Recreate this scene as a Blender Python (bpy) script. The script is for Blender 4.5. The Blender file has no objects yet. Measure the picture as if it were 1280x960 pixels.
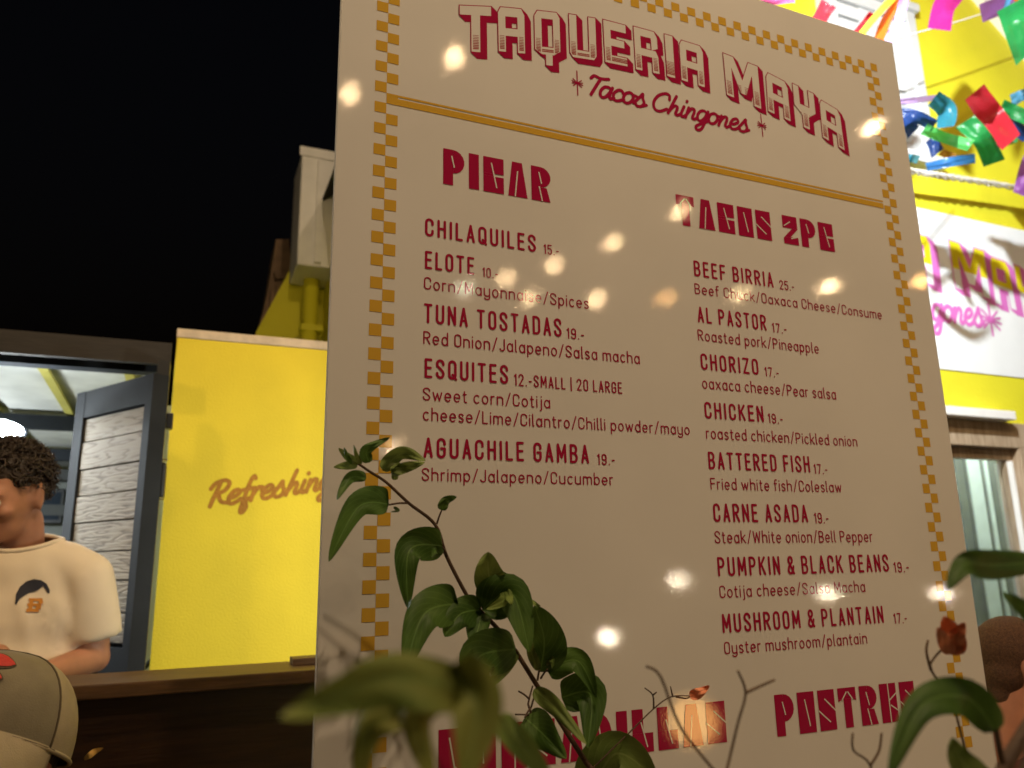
import bpy, bmesh, math, random
from mathutils import Vector, Matrix, noise
from mathutils.bvhtree import BVHTree
random.seed(7)
R = math.radians
scene = bpy.context.scene
COL = scene.collection

# ---------------------------------------------------------------- camera, world, lights, exposure
F = 963.7
CZ = Vector((-74.3, 4178, -964)).normalized()
CX = Vector((2350, -180.5, -964)); CX = (CX - CZ * CX.dot(CZ)).normalized()
CY = CZ.cross(CX)
M3 = Matrix((CX, CY, CZ))
CAM = Vector((0, 0, 1.42))
cd = bpy.data.cameras.new('camera'); cam = bpy.data.objects.new('camera', cd); COL.objects.link(cam)
cam.matrix_world = Matrix.Translation(CAM) @ M3.to_4x4()
cd.sensor_fit = 'HORIZONTAL'; cd.sensor_width = 36; cd.lens = F / 1280 * 36
cd.clip_start = 0.02; cd.clip_end = 500
cd.dof.use_dof = True; cd.dof.focus_distance = 1.14; cd.dof.aperture_fstop = 4.6
scene.camera = cam
vs = scene.view_settings
vs.view_transform = 'Standard'; vs.look = 'None'; vs.exposure = 0; vs.gamma = 1; vs.use_curve_mapping = False
scene.cycles.use_denoising = True
scene.cycles.sample_clamp_indirect = 6
scene.cycles.max_bounces = 6
scene.cycles.caustics_reflective = False; scene.cycles.caustics_refractive = False
world = bpy.data.worlds.new('World'); scene.world = world; world.use_nodes = True
wn = world.node_tree.nodes; wl = world.node_tree.links
bg = wn['Background']
sky = wn.new('ShaderNodeTexSky'); sky.sky_type = 'NISHITA'; sky.sun_disc = False
sky.sun_elevation = R(-4); sky.sun_rotation = R(200)
wl.new(sky.outputs[0], bg.inputs[0]); bg.inputs[1].default_value = 0.1

def ray(px, py): return M3 @ Vector((px - 640, 480 - py, -F))
def at(px, py, y):
    d = ray(px, py); return CAM + d * (y / d.y)
def atd(px, py, dep): return CAM + ray(px, py) * (dep / F)

# floodlights the place has: one high over the yellow facade, one behind the board on the ground
def spot(name, loc, target, power, size, col, radius=0.05, blend=0.3):
    l = bpy.data.lights.new(name, 'SPOT'); l.energy = power; l.spot_size = R(size); l.spot_blend = blend
    l.color = col; l.shadow_soft_size = radius
    o = bpy.data.objects.new(name, l); COL.objects.link(o); o.location = loc
    o.rotation_euler = (Vector(target) - Vector(loc)).to_track_quat('-Z', 'Y').to_euler()
    return o
FLOOD_HIGH = Vector((1.75, 1.14, 3.95)); FLOOD_LOW = Vector((1.08, 1.48, 1.42))
spot('floodlight_beam', FLOOD_HIGH, (4.3, 2.8, 2.9), 830, 100, (0.93, 0.98, 1.0), 0.03, 0.9)
spot('floodlight_beam', (1.65, 1.2, 4.0), (0.3, 4.7, 2.9), 230, 30, (0.95, 0.98, 1.0), 0.03)
def fill_light(loc, power, col=(1.0, 0.70, 0.37)):
    l = bpy.data.lights.new('unseen_fill_light', 'POINT'); l.energy = power; l.color = col; l.shadow_soft_size = 0.04
    o = bpy.data.objects.new('unseen_fill_light', l); COL.objects.link(o); o.location = loc
# unseen point lights added to brighten the board, bar, people and facade
fill_light((0.5, -0.7, 4.7), 132, (1.0, 0.74, 0.47)); fill_light((1.3, -0.9, 5.0), 132, (1.0, 0.74, 0.47)); fill_light((-1.35, 3.6, 1.75), 60, (0.9, 0.97, 1.0)); fill_light((-0.95, 1.25, 3.0), 32); fill_light((-0.15, 1.15, 3.3), 24); fill_light((2.3, 1.15, 3.3), 22); fill_light((3.6, 1.2, 4.4), 26, (1.0, 0.62, 0.34)); fill_light((0.6, 1.5, 3.4), 14)
spot('floodlight_beam', FLOOD_LOW, (0.48, 2.9, 1.4), 78, 84, (1.0, 0.99, 0.85), 0.04, 1.0)

# ---------------------------------------------------------------- helpers
LOCS = {}
def tag(o, label=None, cat=None, group=None, kind=None):
    if label: o['label'] = label
    if cat: o['category'] = cat
    if group: o['group'] = group
    if kind: o['kind'] = kind
    return o
def thing(name, label, cat, loc, group=None):
    o = bpy.data.objects.new(name, None); COL.objects.link(o); o.location = loc
    o.empty_display_size = 0.1
    LOCS[o] = Vector(loc)
    return tag(o, label, cat, group)
def obj(name, verts, faces, mats, parent=None, mi=None, smooth=False):
    """verts in world space; the object's origin is that of its thing"""
    off = LOCS[parent] if parent else (sum((Vector(v) for v in verts), Vector()) / len(verts))
    me = bpy.data.meshes.new(name)
    me.from_pydata([tuple(Vector(v) - off) for v in verts], [], faces)
    for m in (mats if isinstance(mats, (list, tuple)) else [mats]): me.materials.append(m)
    if mi: me.polygons.foreach_set('material_index', mi)
    if smooth: me.polygons.foreach_set('use_smooth', [True] * len(me.polygons))
    me.update()
    o = bpy.data.objects.new(name, me); COL.objects.link(o)
    LOCS[o] = Vector(off)
    if parent: o.parent = parent
    else: o.location = off
    return o
class MB:
    def __init__(s): s.v = []; s.f = []; s.m = []
    def add(s, v, f, m=0):
        n = len(s.v); s.v += [Vector(a) for a in v]; s.f += [tuple(i + n for i in q) for q in f]; s.m += [m] * len(f)
    def box(s, a, b, m=0, rot=None, piv=None, bev=0.0):
        a, b = Vector(a), Vector(b); bm = bmesh.new(); bmesh.ops.create_cube(bm, size=1)
        for v in bm.verts: v.co = Vector(((a[i] + b[i]) / 2 + v.co[i] * (b[i] - a[i]) for i in range(3)))
        if bev: bmesh.ops.bevel(bm, geom=list(bm.edges), offset=bev, segments=2, affect='EDGES', profile=0.6)
        bm.verts.index_update()
        vs_ = [v.co.copy() for v in bm.verts]
        if rot is not None:
            p = Vector(piv) if piv is not None else (a + b) / 2
            vs_ = [p + rot @ (v - p) for v in vs_]
        s.add(vs_, [[v.index for v in f.verts] for f in bm.faces], m); bm.free()
    def obox(s, o, ux, uy, uz, x0, x1, y0, y1, z0, z1, m=0, bev=0.0):
        """box in a frame o + x*ux + y*uy + z*uz"""
        t = MB(); t.box((x0, y0, z0), (x1, y1, z1), 0, bev=bev)
        s.add([o + ux * v.x + uy * v.y + uz * v.z for v in t.v], t.f, m)
    def tube(s, pts, rad, n=8, m=0, cap=True):
        pts = [Vector(p) for p in pts]; k = len(pts)
        rs = rad if isinstance(rad, (list, tuple)) else [rad] * k
        base = len(s.v); vs_ = []; up = None
        for i, p in enumerate(pts):
            t = (pts[min(i + 1, k - 1)] - pts[max(i - 1, 0)]).normalized()
            if up is None: up = t.orthogonal().normalized()
            up = (up - t * up.dot(t)).normalized(); w = t.cross(up)
            for j in range(n):
                a = 2 * math.pi * j / n; vs_.append(p + (up * math.cos(a) + w * math.sin(a)) * rs[i])
        fs = [(i * n + j, i * n + (j + 1) % n, (i + 1) * n + (j + 1) % n, (i + 1) * n + j) for i in range(k - 1) for j in range(n)]
        if cap: fs += [tuple(range(n))[::-1], tuple((k - 1) * n + j for j in range(n))]
        s.add(vs_, fs, m)
    def ell(s, c, r, m=0, rot=None, u=16, w=10):
        c = Vector(c); vs_ = []; fs = []
        r = (r, r, r) if not hasattr(r, '__len__') else r
        for i in range(w + 1):
            th = math.pi * i / w
            for j in range(u):
                ph = 2 * math.pi * j / u
                q = Vector((math.sin(th) * math.cos(ph) * r[0], math.sin(th) * math.sin(ph) * r[1], math.cos(th) * r[2]))
                vs_.append(c + (rot @ q if rot is not None else q))
        for i in range(w):
            for j in range(u): fs.append((i * u + j, (i + 1) * u + j, (i + 1) * u + (j + 1) % u, i * u + (j + 1) % u))
        s.add(vs_, fs, m)
    def build(s, name, mats, parent=None, smooth=False): return obj(name, s.v, s.f, mats, parent, s.m, smooth)
def catmull(p, n=6, closed=False):
    p = [Vector(q) for q in p]; k = len(p); out = []
    if k < 3 and not closed: return p
    for i in range(k if closed else k - 1):
        g = (lambda j: p[j % k]) if closed else (lambda j: p[min(max(j, 0), k - 1)])
        a, b, c, d = g(i - 1), g(i), g(i + 1), g(i + 2)
        for j in range(n):
            t = j / n
            out.append(0.5 * (2 * b + (c - a) * t + (2 * a - 5 * b + 4 * c - d) * t * t + (3 * b - a - 3 * c + d) * t ** 3))
    if not closed: out.append(p[-1])
    return out

# ---------------------------------------------------------------- materials
def mat(name, col, rough=0.6, spec=0.5, metal=0, var=0.0, vscale=8, bump=0, bscale=60, bdist=0.004, emit=None, estr=0, coat=0, sss=0, trans=0, vcol=None, detail=4, stretch=None):
    m = bpy.data.materials.new(name); m.use_nodes = True; nt = m.node_tree; b = nt.nodes['Principled BSDF']
    b.inputs['Base Color'].default_value = (*col, 1); b.inputs['Roughness'].default_value = rough
    b.inputs['Specular IOR Level'].default_value = spec; b.inputs['Metallic'].default_value = metal
    if coat: b.inputs['Coat Weight'].default_value = coat; b.inputs['Coat Roughness'].default_value = 0.08
    if sss: b.inputs['Subsurface Weight'].default_value = sss; b.inputs['Subsurface Scale'].default_value = 0.02; b.inputs['Subsurface Radius'].default_value = (1, .35, .2)
    if trans: b.inputs['Transmission Weight'].default_value = trans
    if emit: b.inputs['Emission Color'].default_value = (*emit, 1); b.inputs['Emission Strength'].default_value = estr
    geo = nt.nodes.new('ShaderNodeNewGeometry'); pos = geo.outputs['Position']
    if stretch:
        mp = nt.nodes.new('ShaderNodeMapping'); mp.inputs['Scale'].default_value = stretch
        nt.links.new(pos, mp.inputs[0]); pos = mp.outputs[0]
    if var or vcol:
        nz = nt.nodes.new('ShaderNodeTexNoise'); nz.inputs['Scale'].default_value = vscale; nz.inputs['Detail'].default_value = detail
        nt.links.new(pos, nz.inputs['Vector'])
        rp = nt.nodes.new('ShaderNodeValToRGB'); rp.color_ramp.elements[0].position = 0.32; rp.color_ramp.elements[1].position = 0.68
        c2 = vcol or tuple(min(1, c * (1 + var)) for c in col); c1 = tuple(c * (1 - var) for c in col) if not vcol else col
        rp.color_ramp.elements[0].color = (*c1, 1); rp.color_ramp.elements[1].color = (*c2, 1)
        nt.links.new(nz.outputs[0], rp.inputs[0]); nt.links.new(rp.outputs[0], b.inputs['Base Color'])
    if bump:
        nb = nt.nodes.new('ShaderNodeTexNoise'); nb.inputs['Scale'].default_value = bscale; nb.inputs['Detail'].default_value = 3
        nt.links.new(pos, nb.inputs['Vector'])
        bp = nt.nodes.new('ShaderNodeBump'); bp.inputs['Strength'].default_value = bump; bp.inputs['Distance'].default_value = bdist
        nt.links.new(nb.outputs[0], bp.inputs['Height']); nt.links.new(bp.outputs[0], b.inputs['Normal'])
        if coat: nt.links.new(bp.outputs[0], b.inputs['Coat Normal'])
    return m
GLOSS = dict(rough=0.042, spec=0.4, bump=0.075, bscale=300, bdist=0.0006)
M_board = mat('board_white_laminate', (0.78, 0.745, 0.69), var=0.03, vscale=4, **GLOSS)
M_red = mat('print_crimson', (0.40, 0.012, 0.062), **GLOSS)
M_text = mat('print_dark_crimson', (0.39, 0.014, 0.052), **GLOSS)
M_gold = mat('print_ochre', (0.68, 0.40, 0.05), **GLOSS)
M_hatch = mat('print_hatch_rose', (0.40, 0.10, 0.10), **GLOSS)
M_yel = mat('yellow_stucco', (0.74, 0.60, 0.03), rough=0.75, var=0.09, vscale=2.5, bump=0.28, bscale=150, bdist=0.008)
M_yel2 = mat('yellow_facade_paint', (0.66, 0.62, 0.02), rough=0.7, var=0.05, vscale=3, bump=0.3, bscale=45, bdist=0.008)
M_white = mat('white_trim_paint', (0.78, 0.78, 0.76), rough=0.5, var=0.04, vscale=12, bump=0.15, bscale=40)
M_shut = mat('window_white_paint', (0.52, 0.55, 0.56), rough=0.55, var=0.05, vscale=12)
M_cap = mat('pale_coping', (0.60, 0.50, 0.38), rough=0.8, var=0.12, vscale=25, bump=0.4, bscale=90)
M_black = mat('black_plastic', (0.015, 0.016, 0.018), rough=0.35)
M_steel = mat('dark_blue_grey_steel', (0.018, 0.022, 0.028), rough=0.75, spec=0.2, var=0.15, vscale=10, bump=0.1, bscale=60)
M_chrome = mat('chrome', (0.7, 0.7, 0.7), rough=0.15, metal=1)
M_zinc = mat('galvanised_sheet', (0.64, 0.66, 0.63), rough=0.6, metal=0.0, var=0.15, vscale=6)
M_zincy = mat('yellow_rib', (0.55, 0.50, 0.12), rough=0.5, var=0.1, vscale=8)
M_fascia = mat('dark_brown_board', (0.016, 0.013, 0.012), rough=0.7, var=0.3, vscale=10, bump=0.3, bscale=30, stretch=(1, 6, 6))
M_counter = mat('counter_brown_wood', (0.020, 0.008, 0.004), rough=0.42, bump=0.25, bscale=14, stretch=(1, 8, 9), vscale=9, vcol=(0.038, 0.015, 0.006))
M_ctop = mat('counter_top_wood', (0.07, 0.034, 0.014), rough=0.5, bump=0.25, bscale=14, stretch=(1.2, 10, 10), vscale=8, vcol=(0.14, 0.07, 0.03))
def leafmat(name, c1, c2, rough=.5, spec=.25, vein=1.5):
    m = mat(name, c1, rough=rough, spec=spec, vscale=16, vcol=c2, bump=.25, bscale=70, bdist=.003); nt = m.node_tree; L = nt.links; b = nt.nodes['Principled BSDF']
    uv = nt.nodes.new('ShaderNodeUVMap'); sp = nt.nodes.new('ShaderNodeSeparateXYZ'); L.new(uv.outputs[0], sp.inputs[0])
    def mth(op, a, bb=None):
        n = nt.nodes.new('ShaderNodeMath'); n.operation = op
        for k, v in enumerate((a, bb)):
            if v is None: continue
            if isinstance(v, (int, float)): n.inputs[k].default_value = v
            else: L.new(v, n.inputs[k])
        return n.outputs[0]
    ax = mth('ABSOLUTE', mth('SUBTRACT', sp.outputs[0], .5)); mid = mth('LESS_THAN', ax, .022)
    sv = mth('SINE', mth('MULTIPLY', mth('SUBTRACT', mth('MULTIPLY', sp.outputs[1], 8.5), mth('MULTIPLY', ax, 7)), 6.283)); sv = mth('MULTIPLY', mth('GREATER_THAN', sv, .93), .45)
    tot = mth('MINIMUM', mth('ADD', mid, sv), 1)
    mx = nt.nodes.new('ShaderNodeMixRGB'); src = b.inputs['Base Color'].links[0].from_socket; L.new(src, mx.inputs[1]); mx.inputs[2].default_value = (*[min(1, c * vein + .02) for c in c2], 1)
    L.new(mth('MULTIPLY', tot, .7), mx.inputs[0]); L.new(mx.outputs[0], b.inputs['Base Color'])
    tr = nt.nodes.new('ShaderNodeBsdfTranslucent'); L.new(mx.outputs[0], tr.inputs[0]); ms = nt.nodes.new('ShaderNodeMixShader'); ms.inputs[0].default_value = .22
    L.new(b.outputs[0], ms.inputs[1]); L.new(tr.outputs[0], ms.inputs[2]); L.new(ms.outputs[0], nt.nodes['Material Output'].inputs[0])
    return m
M_leaf = leafmat('leaf_green', (0.038, 0.085, 0.012), (0.085, 0.16, 0.026))
M_leafl = leafmat('leaf_young_green', (0.11, 0.17, 0.035), (0.19, 0.25, 0.06), vein=1.2)
M_leafy = leafmat('leaf_yellowing', (0.24, 0.21, 0.04), (0.09, 0.15, 0.028), rough=.6)
M_bract = mat('coral_bract', (0.75, 0.27, 0.14), rough=0.7, var=0.2, vscale=20)
M_stem = mat('brown_stem', (0.075, 0.036, 0.015), rough=0.65, var=0.35, vscale=40, bump=0.4, bscale=120)
M_twig = mat('dry_twig', (0.13, 0.08, 0.045), rough=0.8, var=0.3, vscale=40)
M_skin = mat('skin_tan', (0.45, 0.215, 0.13), rough=0.5, spec=0.35, sss=0.12, var=0.08, vscale=25, bump=0.1, bscale=200, bdist=0.001)
M_skin2 = mat('skin_ruddy', (0.48, 0.21, 0.13), rough=0.5, spec=0.35, sss=0.12, var=0.1, vscale=25, bump=0.1, bscale=200, bdist=0.001)
M_lip = mat('lips', (0.36, 0.11, 0.08), rough=0.45)
M_hair = mat('dark_brown_hair', (0.032, 0.020, 0.014), rough=0.5, var=0.4, vscale=60, bump=0.6, bscale=160, bdist=0.004)
M_hair2 = mat('cropped_auburn_hair', (0.085, 0.036, 0.017), rough=0.8, var=0.45, vscale=220, bump=1.0, bscale=420, bdist=0.003)
M_eye = mat('eye_white', (0.6, 0.57, 0.52), rough=0.2)
M_tee = mat('cream_cotton', (0.74, 0.63, 0.48), rough=0.9, spec=0.2, var=0.04, vscale=9, bump=0.25, bscale=420, bdist=0.001)
M_navy = mat('navy_print', (0.022, 0.022, 0.035), rough=0.8)
M_orange = mat('orange_print', (0.55, 0.22, 0.03), rough=0.8)
M_cap1 = mat('khaki_twill', (0.18, 0.155, 0.105), rough=0.9, spec=0.2, var=0.08, vscale=40, bump=0.4, bscale=500, bdist=0.001)
M_cap2 = mat('light_khaki_twill', (0.29, 0.24, 0.16), rough=0.9, spec=0.2, var=0.08, vscale=40, bump=0.4, bscale=500, bdist=0.001)
M_seam = mat('seam_dark', (0.07, 0.05, 0.028), rough=0.9)
M_emb = mat('red_embroidery', (0.42, 0.02, 0.015), rough=0.7, bump=0.6, bscale=400, bdist=0.002)
M_jacket = mat('dark_cloth', (0.035, 0.03, 0.03), rough=0.9, var=0.2, vscale=30)
M_maroon = mat('maroon_cloth', (0.10, 0.022, 0.018), rough=0.9, var=0.2, vscale=30)
M_ground = mat('paving', (0.16, 0.14, 0.12), rough=0.85, var=0.2, vscale=5, bump=0.4, bscale=40)
M_stone = mat('weathered_stone', (0.24, 0.16, 0.10), rough=0.85, var=0.25, vscale=9, bump=0.5, bscale=40)
M_signw = mat('sign_white_paint', (0.74, 0.78, 0.80), rough=0.55, var=0.03, vscale=5, bump=0.15, bscale=50)
M_pink = mat('sign_pink_paint', (0.62, 0.16, 0.50), rough=0.6, bump=0.15, bscale=50)
M_syel = mat('sign_yellow_paint', (0.74, 0.66, 0.01), rough=0.6, bump=0.15, bscale=50)
M_letter = mat('painted_brown_lettering', (0.36, 0.16, 0.012), rough=0.75, var=0.1, vscale=20, bump=0.5, bscale=70, bdist=0.012)
M_wood = mat('door_wood', (0.28, 0.20, 0.125), rough=0.55, bump=0.3, bscale=14, stretch=(9, 9, 1), vscale=7, vcol=(0.46, 0.36, 0.25))
M_pale = mat('pale_wall', (0.60, 0.64, 0.52), rough=0.8, var=0.06, vscale=5)
M_darkwall = mat('dark_grey_wall', (0.06, 0.065, 0.065), rough=0.7, var=0.2, vscale=3)
M_shelf = mat('grey_green_shelf', (0.22, 0.24, 0.22), rough=0.6, var=0.15, vscale=5)
M_led = mat('led_panel', (0.9, 0.9, 0.9), emit=(0.90, 0.97, 1.0), estr=95)
M_rope = mat('white_rope', (0.6, 0.58, 0.52), rough=0.8, bump=0.8, bscale=160)
M_cord = mat('black_cord', (0.01, 0.01, 0.01), rough=0.6)
M_bulb = mat('warm_bulb', (1, .8, .5), emit=(1.0, 0.68, 0.36), estr=460)
M_bulb2 = mat('amber_bulb', (1, .6, .3), emit=(1.0, 0.50, 0.16), estr=400)
M_bulb3 = mat('white_bulb', (1, .9, .8), emit=(1.0, 0.84, 0.60), estr=460)

def weathered_wood():
    m = bpy.data.materials.new('weathered_grey_planks'); m.use_nodes = True; nt = m.node_tree; b = nt.nodes['Principled BSDF']; L = nt.links
    tc = nt.nodes.new('ShaderNodeTexCoord'); mp = nt.nodes.new('ShaderNodeMapping'); mp.inputs['Scale'].default_value = (2.2, 2.2, 16)
    L.new(tc.outputs['Object'], mp.inputs[0])
    n1 = nt.nodes.new('ShaderNodeTexNoise'); n1.inputs['Scale'].default_value = 1.6; n1.inputs['Detail'].default_value = 2; L.new(mp.outputs[0], n1.inputs['Vector'])
    mu = nt.nodes.new('ShaderNodeMath'); mu.operation = 'MULTIPLY'; mu.inputs[1].default_value = 16; L.new(n1.outputs[0], mu.inputs[0])
    fr = nt.nodes.new('ShaderNodeMath'); fr.operation = 'PINGPONG'; fr.inputs[1].default_value = 1; L.new(mu.outputs[0], fr.inputs[0])
    n2 = nt.nodes.new('ShaderNodeTexNoise'); n2.inputs['Scale'].default_value = 9; n2.inputs['Detail'].default_value = 6; L.new(mp.outputs[0], n2.inputs['Vector'])
    ad = nt.nodes.new('ShaderNodeMath'); ad.operation = 'ADD'; L.new(fr.outputs[0], ad.inputs[0]); L.new(n2.outputs[0], ad.inputs[1])
    rp = nt.nodes.new('ShaderNodeValToRGB'); rp.color_ramp.elements[0].position = 0.3; rp.color_ramp.elements[0].color = (0.13, 0.105, 0.08, 1)
    rp.color_ramp.elements[1].position = 0.9; rp.color_ramp.elements[1].color = (0.36, 0.32, 0.26, 1)
    L.new(ad.outputs[0], rp.inputs[0]); L.new(rp.outputs[0], b.inputs['Base Color']); b.inputs['Roughness'].default_value = 0.8
    bp = nt.nodes.new('ShaderNodeBump'); bp.inputs['Strength'].default_value = 0.35; bp.inputs['Distance'].default_value = 0.004
    L.new(ad.outputs[0], bp.inputs['Height']); L.new(bp.outputs[0], b.inputs['Normal'])
    return m
M_plank = weathered_wood()
def glass():
    m = bpy.data.materials.new('door_glass'); m.use_nodes = True; nt = m.node_tree; nt.nodes.remove(nt.nodes['Principled BSDF'])
    t = nt.nodes.new('ShaderNodeBsdfTransparent'); t.inputs[0].default_value = (0.93, 0.94, 0.94, 1); g = nt.nodes.new('ShaderNodeBsdfGlossy'); g.inputs['Roughness'].default_value = 0.03
    mx = nt.nodes.new('ShaderNodeMixShader'); mx.inputs[0].default_value = 0.18
    nt.links.new(t.outputs[0], mx.inputs[1]); nt.links.new(g.outputs[0], mx.inputs[2]); nt.links.new(mx.outputs[0], nt.nodes['Material Output'].inputs[0])
    return m
M_glass = glass()
def foil(name, col):
    """thin crinkled plastic film: lets some light through"""
    m = bpy.data.materials.new(name); m.use_nodes = True; nt = m.node_tree; b = nt.nodes['Principled BSDF']
    col = tuple(c * .72 for c in col); b.inputs['Base Color'].default_value = (*col, 1); b.inputs['Roughness'].default_value = 0.28
    geo = nt.nodes.new('ShaderNodeNewGeometry'); nz = nt.nodes.new('ShaderNodeTexNoise'); nz.inputs['Scale'].default_value = 38
    bp = nt.nodes.new('ShaderNodeBump'); bp.inputs['Strength'].default_value = 0.5; bp.inputs['Distance'].default_value = 0.01
    nt.links.new(geo.outputs['Position'], nz.inputs['Vector']); nt.links.new(nz.outputs[0], bp.inputs['Height']); nt.links.new(bp.outputs[0], b.inputs['Normal'])
    tr = nt.nodes.new('ShaderNodeBsdfTranslucent'); tr.inputs[0].default_value = (*col, 1)
    mx = nt.nodes.new('ShaderNodeMixShader'); mx.inputs[0].default_value = 0.6
    nt.links.new(b.outputs[0], mx.inputs[1]); nt.links.new(tr.outputs[0], mx.inputs[2]); nt.links.new(mx.outputs[0], nt.nodes['Material Output'].inputs[0])
    return m

# ---------------------------------------------------------------- lettering: stroke alphabet
def arc(cx, cy, rx, ry, a0, a1, n=9):
    return [(cx + rx * math.cos(R(a0 + (a1 - a0) * i / n)), cy + ry * math.sin(R(a0 + (a1 - a0) * i / n))) for i in range(n + 1)]
W = 0.40; r = W / 2; h = 0.68; q = 0.19; w = 2 * q
def stad(W, y0, y1): 
    r = W / 2; return arc(r, y1 - r, r, r, 180, 0) + arc(r, y0 + r, r, r, 0, -180) + [(0, y1 - r)]
CAPS = {
 'A': (W, [[(0, 0), (r, 1), (W, 0)], [(.2 * W, .28), (.8 * W, .28)]]),
 'B': (W, [[(0, 0), (0, 1)] + arc(.2, .76, .18, .24, 90, -90) + [(0, .52)], [(.16, .52)] + arc(.2, .26, .2, .26, 90, -90) + [(0, 0)]]),
 'C': (W, [[(W, .70)] + arc(r, 1 - r, r, r, 0, 180) + arc(r, r, r, r, 180, 360) + [(W, .30)]]),
 'D': (W, [[(0, 0), (0, 1), (.15, 1)] + arc(.18, .78, .22, .22, 90, 0) + arc(.18, .22, .22, .22, 0, -90) + [(0, 0)]]),
 'E': (W * .85, [[(W * .85, 1), (0, 1), (0, 0), (W * .85, 0)], [(0, .52), (W * .75, .52)]]),
 'F': (W * .85, [[(W * .85, 1), (0, 1), (0, 0)], [(0, .52), (W * .75, .52)]]),
 'G': (W, [[(W, .72)] + arc(r, 1 - r, r, r, 0, 180) + arc(r, r, r, r, 180, 360) + [(W, .48), (r, .48)]]),
 'H': (W, [[(0, 0), (0, 1)], [(W, 0), (W, 1)], [(0, .52), (W, .52)]]),
 'I': (0.0, [[(0, 0), (0, 1)]]),
 'J': (W * .8, [[(W * .8, 1), (W * .8, r)] + arc(W * .4, W * .4, W * .4, W * .4, 0, -180)]),
 'K': (W, [[(0, 0), (0, 1)], [(W, 1), (0.02, .42)], [(.14, .58), (W, 0)]]),
 'L': (W * .8, [[(0, 1), (0, 0), (W * .8, 0)]]),
 'M': (W * 1.3, [[(0, 0), (0.02, 1), (.65 * W, .25), (W * 1.3 - .02, 1), (W * 1.3, 0)]]),
 'N': (W, [[(0, 0), (0, 1), (W, 0), (W, 1)]]),
 'O': (W, [stad(W, 0, 1)]),
 'P': (W, [[(0, 0), (0, 1)] + arc(.19, .74, .21, .26, 90, -90) + [(0, .48)]]),
 'Q': (W, [stad(W, 0, 1), [(.22, .22), (W + .03, -.04)]]),
 'R': (W, [[(0, 0), (0, 1)] + arc(.19, .75, .21, .25, 90, -90) + [(0, .5)], [(.17, .5), (W, 0)]]),
 'S': (W, [[(W, .76)] + arc(r, 1 - r, r, r, 0, 180) + [(.03, .66), (.2, .52), (.36, .36), (W, .24)] + arc(r, r, r, r, 0, -180) + [(0, .25)]]),
 'T': (W, [[(0, 1), (W, 1)], [(r, 1), (r, 0)]]),
 'U': (W, [[(0, 1)] + arc(r, r, r, r, 180, 360) + [(W, 1)]]),
 'V': (W, [[(0, 1), (r, 0), (W, 1)]]),
 'W': (W * 1.5, [[(0, 1), (.32 * W, 0), (.75 * W, .9), (1.18 * W, 0), (1.5 * W, 1)]]),
 'X': (W, [[(0, 0), (W, 1)], [(0, 1), (W, 0)]]), 'Y': (W, [[(0, 1), (r, .45), (W, 1)], [(r, .45), (r, 0)]]),
 'Z': (W, [[(0, 1), (W, 1), (0, 0), (W, 0)]]),
 '&': (W * 1.05, [[(W * 1.1, 0), (.06, .72)] + arc(.2, .82, .15, .18, 180, 0) + [(.33, .7), (.05, .38), (0, .2)] + arc(.18, .18, .18, .18, 180, 300) + [(.38, .2), (.43, .42)]]),
 '0': (W, [stad(W, 0, 1)]), '1': (.14, [[(0, .82), (.14, 1), (.14, 0)]]),
 '2': (W, [[(0, .75)] + arc(r, .8, r, .2, 180, 0) + [(W, .66), (0, 0), (W, 0)]]),
 '5': (W, [[(W, 1), (0.02, 1), (0, .55)] + arc(.2, .4, .2, .22, 110, 0) + arc(.2, .22, .2, .22, 0, -170)]),
 '7': (W, [[(0, 1), (W, 1), (.14, 0)]]),
 '9': (W, [[(W, .7)] + arc(r, .76, r, .24, 0, 180) + arc(r, .64, r, .2, 180, 330) + [(W, .7), (W, .22)] + arc(r, .2, r, .2, 0, -170)]),
 '.': (0, [[(0, 0), (0, .02)]]), '-': (.2, [[(0, .42), (.2, .42)]]), '|': (0, [[(0, -.12), (0, 1.1)]]), '/': (.3, [[(0, -.08), (.3, 1.08)]]), ' ': (.12, []),
}
bowl = arc(q, h / 2, q, h / 2, 0, 360, 18)
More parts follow.
